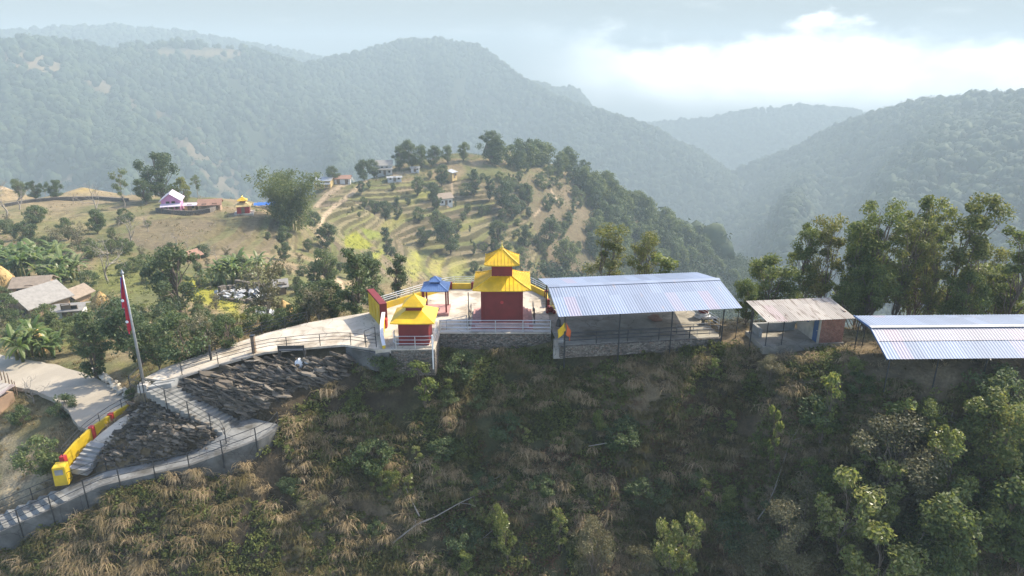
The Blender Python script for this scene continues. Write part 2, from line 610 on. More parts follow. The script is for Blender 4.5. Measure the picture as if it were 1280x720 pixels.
def sheet_mat(name, col, metal=.35, rough=.42, rust=(.22, .12, .08), sheet=.9, var=.14, amount=.62):
    """roofing sheets: each sheet its own tone, a few stained or rusty"""
    m, N, L, b = nodes_of(name)
    tc = N.new('ShaderNodeTexCoord')
    sp = N.new('ShaderNodeSeparateXYZ')
    L.new(tc.outputs['Object'], sp.inputs[0])
    q = []
    for o, s in ((0, sheet), (1, 2.6)):
        d = N.new('ShaderNodeMath')
        d.operation = 'DIVIDE'
        L.new(sp.outputs[o], d.inputs[0])
        d.inputs[1].default_value = s
        f = N.new('ShaderNodeMath')
        f.operation = 'FLOOR'
        L.new(d.outputs[0], f.inputs[0])
        q.append(f.outputs[0])
    cb = N.new('ShaderNodeCombineXYZ')
    L.new(q[0], cb.inputs[0])
    L.new(q[1], cb.inputs[1])
    wn = N.new('ShaderNodeTexWhiteNoise')
    wn.noise_dimensions = '2D'
    L.new(cb.outputs[0], wn.inputs['Vector'])
    c = np.array(col)
    r = ramp(N, [(0, tuple(c * (1 - var))), (.5, col), (.93, tuple(c * (1 + var))), (1, tuple(c * .7 + np.array((.12, .08, .09))))])
    L.new(wn.outputs['Value'], r.inputs[0])
    n = tex_noise(N, L, 1.4, 6, (3, .5, 1))
    rr = ramp(N, [(amount, (0, 0, 0)), (amount + .12, (.8, .8, .8))])
    L.new(n, rr.inputs[0])
    mx = N.new('ShaderNodeMix')
    mx.data_type = 'RGBA'
    L.new(rr.outputs[0], mx.inputs[0])
    L.new(r.outputs[0], mx.inputs[6])
    mx.inputs[7].default_value = (*rust, 1)
    L.new(mx.outputs[2], b.inputs['Base Color'])
    b.inputs['Metallic'].default_value, b.inputs['Roughness'].default_value = metal, rough
    return m


def land_mat():
    m, N, L, b = nodes_of('land')
    a = N.new('ShaderNodeAttribute')
    a.attribute_name = 'ground_colour'
    n1 = tex_noise(N, L, .9, 7)
    n2 = tex_noise(N, L, 6, 4)
    r1 = ramp(N, [(.25, (.55, .52, .48)), (.5, (1, 1, 1)), (.75, (1.35, 1.3, 1.2))])
    r2 = ramp(N, [(.3, (.68, .68, .66)), (.7, (1.25, 1.22, 1.18))])
    L.new(n1, r1.inputs[0])
    L.new(n2, r2.inputs[0])
    prev = a.outputs['Color']
    for r in (r1, r2):
        mx = N.new('ShaderNodeMix')
        mx.data_type, mx.blend_type = 'RGBA', 'MULTIPLY'
        mx.inputs[0].default_value = 1
        L.new(prev, mx.inputs[6])
        L.new(r.outputs[0], mx.inputs[7])
        prev = mx.outputs[2]
    L.new(prev, b.inputs['Base Color'])
    b.inputs['Roughness'].default_value = .95
    b.inputs['Specular IOR Level'].default_value = .1
    add_bump(N, L, b, n2, .6, .12)
    return m


M = {}
M['land'] = land_mat()
M['yellow'] = surf('yellow_paint', (.62, .42, .015), .5, .16, 1.3, .1, dirt=(.42, .30, .05))
M['yellow_roof'] = surf('yellow_roof_paint', (.74, .45, .010), .45, .2, .9, .08, dirt=(.50, .30, .03))
M['maroon'] = surf('maroon_paint', (.16, .010, .010), .6, .2, 1.6, .1)
M['red'] = surf('red_paint', (.42, .03, .03), .5, .18, 2, .1)
M['pink'] = surf('pink_plinth', (.42, .22, .19), .8, .2, 2.2, .2, dirt=(.25, .16, .13))
M['gold'] = surf('gold', (.75, .55, .12), .3, .1, 3, 0, metal=.8)
M['blue_roof_paint'] = surf('blue_roof_paint', (.13, .22, .41), .38, .2, 1.5, .05, metal=.1)
M['blue_sheet'] = sheet_mat('blue_roofing_sheets', (.20, .245, .325), .1, .66, (.31, .25, .22), .85, .12, .62)
M['grey_sheet'] = sheet_mat('old_roofing_sheets', (.31, .28, .24), .05, .75, (.13, .09, .065), .8, .18, .52)
M['concrete'] = surf('concrete', (.44, .41, .36), .9, .22, .9, .25, dirt=(.27, .25, .21))
M['pale_concrete'] = surf('pale_concrete', (.54, .475, .375), .9, .2, .55, .2, dirt=(.36, .31, .24))
M['grey_concrete'] = surf('grey_concrete', (.30, .30, .28), .9, .25, 1.1, .3, dirt=(.15, .15, .13))
M['shade_concrete'] = surf('weathered_shaded_concrete', (.13, .127, .115), .92, .35, .8, .4, dirt=(.06, .058, .05))  # stained concrete, darkened so the walls' shade is in the colour
M['worn_shaded_concrete'] = surf('worn_shaded_concrete', (.22, .218, .20), .92, .25, .9, .3, dirt=(.11, .105, .09))  # worn concrete with the shade on steps and walkway painted into its tone
M['earth_floor'] = surf('earth_floor', (.33, .30, .24), .95, .2, .8, .3, dirt=(.24, .21, .16))
for q in ('pale_concrete', 'worn_shaded_concrete', 'shade_concrete', 'earth_floor', 'concrete'):
    cracked(M[q])
M['road'] = surf('dusty_road', (.38, .33, .25), .95, .14, .35, .25, dirt=(.33, .29, .22))
M['stone'] = rubble_mat('rubble_stone')
M['brick'] = brick_mat('brick', (.40, .13, .075), (.48, .19, .11), (.30, .26, .22), 1, .24, .085, .9, .012)
M['rock'] = leaf_mat('slate_rock', [(.045, .038, .030), (.078, .066, .050), (.12, .10, .076), (.21, .18, .14)], 0.0, .95, .0)
M['plaster'] = surf('plaster', (.52, .47, .37), .9, .16, 1.6, .15, dirt=(.33, .28, .21))
M['white'] = surf('white_paint', (.72, .71, .68), .6, .1, 2, .05)
M['steel'] = surf('steel_tube', (.62, .63, .62), .35, .1, 3, 0, metal=.7)
M['dark_metal'] = surf('dark_metal', (.028, .03, .033), .5, .3, 3, 0, metal=.2)
M['grey_metal'] = surf('grey_metal', (.30, .31, .31), .45, .2, 3, 0, metal=.5)
M['blue_door'] = surf('blue_paint', (.05, .12, .26), .5, .15, 2, .05)
M['wood'] = surf('weathered_wood', (.20, .14, .09), .85, .3, 2, .3, stretch=(1, 1, .2))
M['bark'] = surf('bark', (.15, .115, .085), .95, .35, 4, .6, stretch=(1, 1, .3))
M['pale_bark'] = surf('pale_bark', (.30, .26, .21), .95, .25, 4, .4, stretch=(1, 1, .3))
M['straw'] = surf('straw', (.44, .30, .12), .95, .3, 3, .8, stretch=(1, 1, .35))
M['thatch'] = surf('tile_roof', (.26, .205, .15), .9, .25, 2.2, .4)
M['slate_roof'] = surf('slate_roof', (.25, .235, .21), .8, .22, 2.2, .4)
M['rust_roof'] = surf('rusty_roof', (.27, .15, .10), .8, .25, 2, .2)
M['tin'] = surf('tin_roof', (.40, .40, .385), .45, .2, 1.2, .1, metal=.3)
M['pink_wall'] = surf('pink_wall', (.62, .27, .45), .8, .12, 1, .1)
M['lilac_wall'] = surf('lilac_roof', (.52, .46, .52), .7, .12, 1, .1)
M['ochre_wall'] = surf('ochre_wall', (.55, .40, .17), .85, .2, 1, .1)
M['white_wall'] = surf('white_wall', (.62, .60, .56), .85, .15, 1, .1)
M['mud_wall'] = surf('mud_wall', (.33, .22, .14), .95, .25, 1.4, .3)
M['dark_glass'] = surf('dark_opening', (.03, .03, .035), .25, .2, 2, 0)
M['tarp'] = surf('blue_tarpaulin', (.03, .13, .42), .45, .2, 1.5, .2)
M['flag_red'] = surf('flag_crimson', (.48, .02, .04), .8, .15, 3, .1)
M['flag_white'] = surf('flag_white', (.75, .73, .72), .8, .1, 3, .1)
M['flag_blue'] = surf('flag_blue', (.03, .05, .30), .8, .1, 3, .1)
M['cloth_yellow'] = surf('yellow_cloth', (.72, .45, .02), .85, .12, 3, .1)
M['cloth_orange'] = surf('orange_cloth', (.60, .12, .03), .85, .15, 3, .1)
M['brass'] = surf('dark_bell_metal', (.05, .045, .04), .4, .2, 4, 0, metal=.6)
M['sack'] = surf('white_sack', (.72, .73, .73), .85, .08, 2, .3)
M['leaf_near'] = leaf_mat('broad_leaves', [(.045, .072, .024), (.09, .125, .035), (.15, .18, .05), (.24, .235, .075)], .42)
M['leaf_olive'] = leaf_mat('olive_leaves', [(.058, .076, .026), (.115, .14, .040), (.19, .195, .06), (.26, .20, .07)], .42)
M['leaf_dark'] = leaf_mat('dark_leaves', [(.032, .056, .025), (.058, .09, .036), (.095, .13, .048), (.14, .16, .06)], .3)
M['leaf_mid'] = leaf_mat('mid_leaves', [(.042, .07, .028), (.08, .118, .042), (.13, .165, .056), (.19, .20, .075)], .34)
M['leaf_yellow'] = leaf_mat('yellow_green_leaves', [(.06, .09, .02), (.12, .15, .03), (.20, .21, .05), (.26, .24, .06)], .45)
M['leaf_grey'] = leaf_mat('grey_leaves', [(.065, .068, .030), (.115, .112, .05), (.165, .15, .075), (.23, .205, .11)], .3)
M['leaf_dry'] = leaf_mat('dry_leaves', [(.07, .035, .02), (.12, .06, .03), (.18, .10, .05)], .25)
M['leaf_bamboo'] = leaf_mat('bamboo_leaves', [(.030, .055, .018), (.060, .095, .028), (.11, .145, .045), (.18, .19, .06)], .4)
M['leaf_banana'] = leaf_mat('banana_leaves', [(.07, .12, .03), (.12, .18, .05), (.20, .24, .09), (.32, .32, .18)], .45, .35)
M['leaf_sapling'] = leaf_mat('glossy_leaves', [(.06, .095, .026), (.125, .165, .042), (.22, .245, .07), (.36, .35, .17)], .48, .3)
M['leaf_forest'] = leaf_mat('forest_leaves', [(.016, .032, .016), (.032, .056, .026), (.056, .084, .034), (.095, .115, .046)], .2, .8, .7, .036)
M['grass_dry'] = tint_mat('dry_grass', [(.065, .07, .022), (.16, .13, .05), (.27, .21, .11), (.40, .30, .165), (.50, .39, .24)])
M['herb'] = tint_mat('green_undergrowth', [(.062, .052, .024), (.105, .118, .034), (.165, .19, .048), (.25, .235, .085)], .42, .6)


# ------------------------------------------------------------------ mesh helpers
class MB:
    """collects boxes, bars, tubes and sheets; build() links them as ONE mesh object"""

    def __init__(self):
        self.v, self.f = [], []

    def add(self, v, f):
        n = len(self.v)
        self.v += [tuple(p) for p in v]
        self.f += [tuple(i + n for i in q) for q in f]
        return self

    def box(self, x0, x1, y0, y1, z0, z1, taper=0.0):
        t = taper
        v = [(x0, y0, z0), (x1, y0, z0), (x1, y1, z0), (x0, y1, z0), (x0 + t, y0 + t, z1), (x1 - t, y0 + t, z1), (x1 - t, y1 - t, z1), (x0 + t, y1 - t, z1)]
        return self.add(v, [(0, 3, 2, 1), (4, 5, 6, 7), (0, 1, 5, 4), (1, 2, 6, 5), (2, 3, 7, 6), (3, 0, 4, 7)])

    def tube(self, pts, rad, n=6, cap=True):
        pts = [Vector(p) for p in pts]
        rad = list(rad) if hasattr(rad, '__len__') else [rad] * len(pts)
        v, f = [], []
        for i, p in enumerate(pts):
            d = (pts[min(i + 1, len(pts) - 1)] - pts[max(i - 1, 0)])
            d = d.normalized() if d.length > 1e-6 else Vector((0, 0, 1))
            a = d.cross(Vector((0, 0, 1)) if abs(d.z) < .9 else Vector((1, 0, 0))).normalized()
            b = d.cross(a)
            for k in range(n):
                t = 2 * math.pi * k / n
                v.append(p + (a * math.cos(t) + b * math.sin(t)) * rad[i])
        for i in range(len(pts) - 1):
            for k in range(n):
                f.append((i * n + k, i * n + (k + 1) % n, (i + 1) * n + (k + 1) % n, (i + 1) * n + k))
        if cap:
            f.append(tuple(range(n - 1, -1, -1)))
            f.append(tuple((len(pts) - 1) * n + k for k in range(n)))
        return self.add(v, f)

    def bar(self, a, b, w, h):
        """box-section bar between two points"""
        a, b = Vector(a), Vector(b)
        d = (b - a).normalized()
        s = d.cross(Vector((0, 0, 1)))
        s = s.normalized() if s.length > 1e-4 else Vector((1, 0, 0))
        u = s.cross(d).normalized()
        s, u = s * w / 2, u * h / 2
        v = [a - s - u, a + s - u, a + s + u, a - s + u, b - s - u, b + s - u, b + s + u, b - s + u]
        return self.add(v, [(0, 1, 2, 3), (7, 6, 5, 4), (0, 4, 5, 1), (1, 5, 6, 2), (2, 6, 7, 3), (3, 7, 4, 0)])

    def lathe(self, prof, n=16, c=(0, 0, 0)):
        v, f = [], []
        for r, z in prof:
            for k in range(n):
                t = 2 * math.pi * k / n
                v.append((c[0] + r * math.cos(t), c[1] + r * math.sin(t), c[2] + z))
        for i in range(len(prof) - 1):
            for k in range(n):
                f.append((i * n + k, i * n + (k + 1) % n, (i + 1) * n + (k + 1) % n, (i + 1) * n + k))
        f.append(tuple(range(n - 1, -1, -1)))
        f.append(tuple((len(prof) - 1) * n + k for k in range(n)))
        return self.add(v, f)

    def prism(self, poly, z0, z1):
        """vertical prism; z0/z1 numbers or per-corner lists"""
        n = len(poly)
        za = z0 if hasattr(z0, '__len__') else [z0] * n
        zb = z1 if hasattr(z1, '__len__') else [z1] * n
        v = [(p[0], p[1], za[i]) for i, p in enumerate(poly)] + [(p[0], p[1], zb[i]) for i, p in enumerate(poly)]
        f = [tuple(range(n - 1, -1, -1)), tuple(range(n, 2 * n))] + [(i, (i + 1) % n, n + (i + 1) % n, n + i) for i in range(n)]
        return self.add(v, f)

    def build(self, name, mat, parent=None, smooth=False, bevel=0.0):
        me = bpy.data.meshes.new(name)
        me.from_pydata(self.v, [], self.f)
        if bevel:
            bm = bmesh.new()
            bm.from_mesh(me)
            bmesh.ops.bevel(bm, geom=[e for e in bm.edges if len(e.link_faces) == 2 and e.calc_face_angle(0) > .6], offset=bevel, segments=1, affect='EDGES')
            bm.to_mesh(me)
            bm.free()
        bm = bmesh.new()
        bm.from_mesh(me)
        bmesh.ops.recalc_face_normals(bm, faces=bm.faces)
        bm.to_mesh(me)
        bm.free()
        me.materials.append(mat)
        if smooth:
            me.polygons.foreach_set('use_smooth', [True] * len(me.polygons))
        return link(name, me, parent)


def link(name, me, parent=None):
    o = bpy.data.objects.new(name, me)
    COL.objects.link(o)
    if parent is not None:
        o.parent = parent
    return o


def np_mesh(name, V, F, mat, smooth=False, attrs=None):
    """mesh from numpy vertices and an (m,3) or (m,4) face array"""
    me = bpy.data.meshes.new(name)
    k = F.shape[1]
    me.vertices.add(len(V))
    me.vertices.foreach_set('co', np.ascontiguousarray(V, np.float32).ravel())
    me.loops.add(F.size)
    me.loops.foreach_set('vertex_index', np.ascontiguousarray(F, np.int32).ravel())
    me.polygons.add(len(F))
    me.polygons.foreach_set('loop_start', np.arange(0, F.size, k, dtype=np.int32))
    if smooth:
        me.polygons.foreach_set('use_smooth', np.ones(len(F), bool))
    me.update(calc_edges=True)
    for nm, arr in (attrs or {}).items():
        if arr.ndim == 1:
            a = me.attributes.new(nm, 'FLOAT', 'POINT')
            a.data.foreach_set('value', np.ascontiguousarray(arr, np.float32))
        else:
            a = me.attributes.new(nm, 'FLOAT_COLOR', 'POINT')
            a.data.foreach_set('color', np.ascontiguousarray(np.c_[arr, np.ones(len(arr))], np.float32).ravel())
    me.materials.append(mat)
    return me


def thing(name, label, cat, loc=(0, 0, 0), rz=0.0, group=None):
    o = bpy.data.objects.new(name, None)
    COL.objects.link(o)
    o.empty_display_size = .3
    o.location = tuple(float(c) for c in loc)
    o.rotation_euler = (0, 0, rz)
    tag(o, label, cat, group)
    return o


def tag(o, label=None, cat=None, group=None, kind=None):
    for k, v in (('label', label), ('category', cat), ('group', group), ('kind', kind)):
        if v:
            o[k] = v
    return o


def copy_thing(o, loc, rz, scale, label, group=None):
    c = o.copy()
    COL.objects.link(c)
    c.location = tuple(float(t) for t in loc)
    c.rotation_euler = (0, 0, rz)
    c.scale = (scale,) * 3 if not hasattr(scale, '__len__') else scale
    c['label'] = label
    if group:
        c['group'] = group
    elif 'group' in c:
        del c['group']
    for ch in o.children:
        d = ch.copy()
        COL.objects.link(d)
        d.parent = c
        for g in ch.children:
            e = g.copy()
            COL.objects.link(e)
            e.parent = d
    return c


# ------------------------------------------------------------------ plan of the ridge-top compound
TERRACE = [(-9.75, 44.6), (-5.5, 44.6), (-5.5, 47.7), (2.95, 47.7), (2.95, 55.5), (1.45, 57.8), (-5.55, 57.8), (-7.75, 55.7), (-10.9, 52.5), (-9.9, 49.2)]
PLAZA = [(-9.75, 44.9, -.12), (-12.45, 46.4, -.4), (-15.4, 46.25, -.6), (-18.24, 45.9, -.8), (-21.0, 44.6, -1.15), (-23.2, 43.3, -1.45), (-24.2, 42.75, -1.5), (-25.7, 43.1, -1.5), (-25.2, 44.4, -1.45), (-23.5, 45.9, -1.2), (-21.4, 47.6, -.95),
         (-19.35, 49.2, -.7), (-16.4, 51.0, -.5), (-13.6, 52.0, -.33), (-11.6, 52.6, -.2), (-9.95, 49.2, -.12)]
ROAD_L = [(-70, 66, -6.6), (-58, 62, -6.4), (-47, 57.3, -6.2), (-40, 54.2, -5.7), (-35.5, 51.6, -5.35), (-31.5, 48.6, -5.1), (-29.0, 46.2, -5.0), (-28.2, 44.9, -5.0)]
ROAD_R = [(-68, 57, -6.6), (-55, 54.6, -6.4), (-43.5, 51.5, -6.2), (-38.6, 49.4, -5.7), (-35.6, 47.3, -5.35), (-33.2, 45.3, -5.2), (-31.2, 43.2, -5.3), (-29.9, 42.4, -5.4)]
WALK_N = [(-16.2, 41.9, -4.5), (-16.3, 40.9, -4.55), (-17.2, 39.9, -4.65), (-18.74, 39.07, -4.9), (-21.08, 38.5, -5.6), (-23.8, 38.1, -6.05), (-26.53, 37.6, -6.5), (-29.3, 36.8, -7.6), (-32.94, 36.2, -9.1), (-37.5, 35.6, -10.9)]
WALK_F = [(-18.6, 42.7, -4.4), (-19.4, 41.6, -4.45), (-19.8, 40.8, -4.6), (-20.4, 40.4, -4.9), (-21.8, 40.0, -5.6), (-24.4, 39.6, -6.05), (-27.2, 39.2, -6.5), (-30.37, 38.5, -7.6), (-34.2, 37.9, -9.1), (-39.0, 37.4, -10.9)]
STAIR_A, STAIR_B = [(-24.9, 41.55, -1.62), (-24.0, 42.9, -1.62)], [(-19.75, 40.75, -4.42), (-19.0, 42.35, -4.42)]
LANE = [((-29.9, 39.5, -6.5), (-28.5, 39.2, -6.5)), ((-29.4, 41.0, -5.75), (-28.1, 40.8, -5.75)), ((-29.0, 42.1, -5.4), (-27.8, 41.7, -5.4)), ((-28.3, 43.5, -5.0), (-27.2, 42.9, -5.0)), ((-27.3, 44.7, -4.7), (-26.3, 44.0, -4.7))]
HU = np.array([math.cos(R(7.4)), math.sin(R(7.4))])
HV = np.array([-HU[1], HU[0]])


def hall_xy(u, v):
    return (3.24 + u * HU[0] + v * HV[0], 44.36 + u * HU[1] + v * HV[1])


SU = np.array([math.cos(R(6.6)), math.sin(R(6.6))])
SV = np.array([-SU[1], SU[0]])


def shed_xy(u, v):
    return (17.73 + u * SU[0] + v * SU[1] * -1, 44.06 + u * SU[1] + v * SU[0])


flat = lambda z: (lambda X, Y: np.full(np.shape(X), float(z)))
xy = lambda pts: [(p[0], p[1]) for p in pts]
PADS += [
    (TERRACE, flat(-.35), .5),
    (xy(PLAZA), plane_from(PLAZA), .25),
    ([hall_xy(.2, 1.0), hall_xy(12.8, 1.0), hall_xy(12.8, 8.4), hall_xy(.2, 8.4)], flat(-.25), .5),
    ([shed_xy(.2, .4), shed_xy(6.6, .4), shed_xy(6.6, 4), shed_xy(.2, 4)], flat(-.15), .5),
    ([STAIR_A[0][:2], STAIR_B[0][:2], STAIR_B[1][:2], STAIR_A[1][:2]], lambda X, Y: plane_from(STAIR_A + STAIR_B)(X, Y) - .35, .5),
]
for i in range(len(WALK_N) - 1):
    q = [WALK_N[i], WALK_N[i + 1], WALK_F[i + 1], WALK_F[i]]
    PADS.append((xy(q), (lambda f: (lambda X, Y: f(X, Y) - .3))(plane_from(q)), .35))
for i in range(len(ROAD_L) - 1):
    q = [ROAD_L[i], ROAD_L[i + 1], ROAD_R[i + 1], ROAD_R[i]]
    PADS.append((xy(q), (lambda f: (lambda X, Y: f(X, Y) - .12))(plane_from(q)), .5))
for a, b in zip(LANE[:-1], LANE[1:]):
    q = [a[0], b[0], b[1], a[1]]
    PADS.append((xy(q), (lambda f: (lambda X, Y: f(X, Y) - .25))(plane_from(q)), .3))

# ------------------------------------------------------------------ colours of the ground (what grows or lies there)
PATHS = [([(432, 372), (425, 352), (400, 335), (398, 318), (408, 305), (398, 290), (404, 272), (418, 258), (438, 243), (450, 232), (462, 222), (470, 212)], 5.0),
         ([(395, 258), (408, 244), (425, 233), (440, 225)], 5), ([(520, 214), (505, 216), (490, 218)], 4), ([(0, 236), (60, 228), (130, 222)], 3),
         ([(560, 258), (566, 240), (563, 222), (560, 212)], 3), ([(700, 255), (690, 240), (684, 228)], 2), ([(668, 270), (680, 255), (686, 243)], 2)]
PATCH = [  # polygon in the photograph, colour of what grows there, edge softness in px, strength
    ([(0, 238), (140, 236), (205, 262), (290, 268), (340, 275), (420, 280), (375, 312), (300, 322), (200, 312), (130, 262), (0, 275)], (.225, .182, .11), 8, .4),
    ([(0, 275), (130, 262), (150, 285), (60, 300), (0, 290)], (.20, .185, .085), 8, .6),
    ([(0, 222), (190, 222), (190, 240), (60, 250), (0, 262)], (.27, .21, .125), 5, .75),
    ([(90, 244), (120, 222), (140, 232)], (.34, .25, .07), 4, .6),
    ([(430, 296), (447, 290), (458, 300), (470, 308), (452, 313), (432, 308)], (.23, .24, .03), 1.6, .9),
    ([(448, 284), (474, 290), (478, 299), (462, 300)], (.19, .22, .045), 1.6, .85),
    ([(454, 318), (478, 312), (476, 322), (455, 328)], (.27, .29, .05), 3, .85),
    ([(505, 335), (512, 312), (524, 312), (528, 335), (518, 352)], (.30, .30, .07), 4, .8),
    ([(535, 340), (540, 320), (556, 320), (552, 345)], (.32, .30, .08), 4, .75),
    ([(560, 345), (566, 322), (580, 325), (580, 350)], (.30, .29, .08), 4, .6),
    ([(470, 285), (490, 268), (500, 262), (505, 275), (480, 290)], (.24, .23, .07), 4, .6),
    ([(500, 250), (540, 238), (545, 246), (510, 258)], (.22, .24, .06), 4, .6),
    ([(570, 280), (600, 265), (605, 275), (575, 292)], (.24, .25, .07), 4, .6),
    ([(225, 345), (260, 350), (300, 370), (295, 395), (240, 375)], (.28, .27, .03), 6, .8),
    ([(120, 330), (200, 320), (215, 350), (160, 372), (110, 355)], (.17, .18, .05), 8, .6),
    ([(150, 455), (215, 440), (250, 445), (200, 465), (185, 480), (160, 500)], (.14, .15, .045), 5, .6),
    ([(0, 395), (60, 395), (130, 420), (100, 440), (0, 432)], (.10, .13, .035), 8, .7),
    ([(640, 205), (700, 212), (742, 258), (735, 310), (672, 322), (650, 262)], (.18, .145, .09), 14, .45),
    ([(585, 200), (640, 196), (630, 206), (590, 208)], (.36, .26, .16), 3, .8),
    ([(800, 330), (880, 316), (905, 326), (880, 338)], (.30, .22, .14), 5, .7),
    # dry clearings on the far hill
    ([(85, 92), (135, 96), (180, 130), (250, 158), (320, 230), (340, 275), (300, 270), (220, 190), (140, 130), (85, 105)], (.27, .20, .125), 14, .6),
    ([(0, 66), (60, 68), (90, 92), (60, 100), (0, 88)], (.30, .22, .13), 6, .8),
    ([(170, 62), (300, 62), (310, 72), (200, 76)], (.26, .20, .12), 5, .7),
    # bare ground and dry slope left of the steps
    ([(0, 535), (50, 560), (70, 600), (30, 630), (0, 640)], (.33, .28, .19), 8, .8),
    ([(0, 480), (95, 500), (120, 540), (70, 570), (0, 540)], (.22, .18, .10), 10, .7),
    ([(150, 470), (185, 488), (165, 505), (120, 480)], (.24, .20, .13), 5, .6),
]


def ground_colour(X, Y, Z, slope):
    px, py, dep = project(X, np.maximum(Y, 3), Z)
    r = np.hypot(X, Y)
    n1, n2, n3 = fbm(X / 14, Y / 14, 51, 4), fbm(X / 4, Y / 4, 61, 4), fbm(X / 40, Y / 40, 71, 3)
    straw, green, soil, forest = np.array((.225, .18, .105)), np.array((.105, .12, .045)), np.array((.155, .118, .078)), np.array((.035, .046, .024))
    mixv = lambda a, b, w: a * (1 - w[:, None]) + b * w[:, None]
    c = mixv(np.tile(straw, (len(X), 1)), green, sstep(.38, .56, n1) * .85)
    c = mixv(c, soil, sstep(.5, .75, n2) * .6)
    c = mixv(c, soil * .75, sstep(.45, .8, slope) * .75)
    # each terrace of the fields has its own crop or stubble
    for poly, st in ((TERR_POLY, 1.25), (TERR_POLY2, .9)):
        ins = in_poly(px, py, poly)
        w = np.where(ins, .9, 0)
        if not ins.any():
            continue
        hh = np.zeros(len(X))
        hh[ins] = land_raw(X[ins], Y[ins]) + (fbm(X[ins] / 38, Y[ins] / 38, 3, 2) - .5) * 2.6
        q = hh / st
        lvl, f = np.floor(q), q - np.floor(q)
        cell = hash2(lvl, np.floor(X / 46 + lvl * .37), 5)
        crop = np.array([(.215, .175, .11), (.16, .17, .06), (.23, .185, .12), (.145, .115, .078), (.19, .195, .07), (.13, .14, .055), (.24, .21, .115)])[np.minimum((cell * 7).astype(int), 6)]
        c = mixv(c, crop, w * (.7 + .3 * n2))
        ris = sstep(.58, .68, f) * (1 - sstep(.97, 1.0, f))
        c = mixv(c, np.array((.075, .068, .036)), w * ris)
    far = np.maximum(sstep(345, 420, Y), sstep(-58, -80, Z))
    c = mixv(c, forest, far)
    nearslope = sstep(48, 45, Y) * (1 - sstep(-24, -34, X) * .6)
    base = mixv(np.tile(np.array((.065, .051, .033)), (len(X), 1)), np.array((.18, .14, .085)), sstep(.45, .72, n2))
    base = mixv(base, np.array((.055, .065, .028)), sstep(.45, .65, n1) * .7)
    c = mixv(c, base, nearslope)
    wob = (fbm(X / 5, Y / 5, 81, 3) - .5) * 10
    wob2 = (fbm(X / 5 + 40, Y / 5, 83, 3) - .5) * 6
    for poly, col, soft, s in PATCH:
        d, _, _ = line_dist(px + wob, py + wob2, poly, True)
        sd_ = np.where(in_poly(px + wob, py + wob2, poly), d, -d)
        w = sstep(-soft, soft, sd_) * s
        if col[0] / col[1] > .9 and col[2] > .05:
            w = w * (.6 + .4 * sstep(.35, .55, n2))
        c = mixv(c, np.array(col), w)
    for pts, wd in PATHS:
        d, _, _ = line_dist(px, py, pts)
        c = mixv(c, np.array((.40, .31, .21)), (1 - sstep(wd * .35, wd * .75, d)) * .85)
    return c * (.85 + .3 * n3[:, None])


def build_land():
    az = R(1) * np.concatenate([np.linspace(-82, -44, 46, endpoint=False), np.linspace(-44, 44, 620), np.linspace(44, 82, 47)[1:]])
    rr = np.concatenate([np.linspace(8, 28, 34, endpoint=False), np.geomspace(28, 70, 190, endpoint=False), np.geomspace(70, 180, 120, endpoint=False), np.geomspace(180, 345, 200, endpoint=False), np.geomspace(345, 450, 50, endpoint=False), np.geomspace(450, 3500, 270)])
    A, Rr = np.meshgrid(az, rr)
    X, Y = Rr * np.sin(A), Rr * np.cos(A)
    Z = height(X, Y)
    n, m = X.shape
    # slope from the grid
    dZr = np.gradient(Z, axis=0) / np.maximum(np.gradient(Rr, axis=0), 1e-6)
    dZa = np.gradient(Z, axis=1) / np.maximum(np.gradient(A, axis=1) * Rr, 1e-6)
    slope = np.hypot(dZr, dZa)
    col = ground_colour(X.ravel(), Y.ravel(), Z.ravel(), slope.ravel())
    idx = np.arange(n * m).reshape(n, m)
    F = np.stack([idx[:-1, :-1], idx[:-1, 1:], idx[1:, 1:], idx[1:, :-1]], -1).reshape(-1, 4)
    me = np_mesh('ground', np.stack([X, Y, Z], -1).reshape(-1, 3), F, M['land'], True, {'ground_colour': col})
    tag(link('ground', me), kind='structure')
    elev = (Z - CAM_Z) / Rr
    cm = np.maximum.accumulate(elev, axis=0)
    return az, rr, Z, cm


AZ, RR, GZ, HORIZON = build_land()
zmin, zmax = float(GZ.min()), float(GZ.max())


def visible(X, Y, Z, extra, margin=.0):
    """can the top of something 'extra' metres tall at these places be seen over the land in front of it"""
    r = np.hypot(X, Y)
    ia = np.clip(np.searchsorted(AZ, np.arctan2(X, Y)), 0, len(AZ) - 1)
    ir = np.clip(np.searchsorted(RR, r) - 3, 0, len(RR) - 1)
    return (Z + extra - CAM_Z) / r >= HORIZON[ir, ia] - margin


# haze: the dusty winter air of the valley
def build_haze():
    mb = MB().box(-3550, 3550, -60, 3540, zmin - 1.2, zmax + 26)
    m = bpy.data.materials.new('haze')
    m.use_nodes = True
    nt = m.node_tree
    nt.nodes.clear()
    out = nt.nodes.new('ShaderNodeOutputMaterial')
    v = nt.nodes.new('ShaderNodeVolumePrincipled')
    v.inputs['Color'].default_value = (.63, .765, .80, 1)
    v.inputs['Density'].default_value = HAZE_DENSITY
    v.inputs['Density Attribute'].default_value = ''
    v.inputs['Anisotropy'].default_value = 0.0
    nt.links.new(v.outputs[0], out.inputs['Volume'])
    o = mb.build('haze', m)
    tag(o, kind='stuff')


build_haze()


# ------------------------------------------------------------------ foliage
def unit(v):
    return v / (np.linalg.norm(v, axis=-1, keepdims=True) + 1e-9)


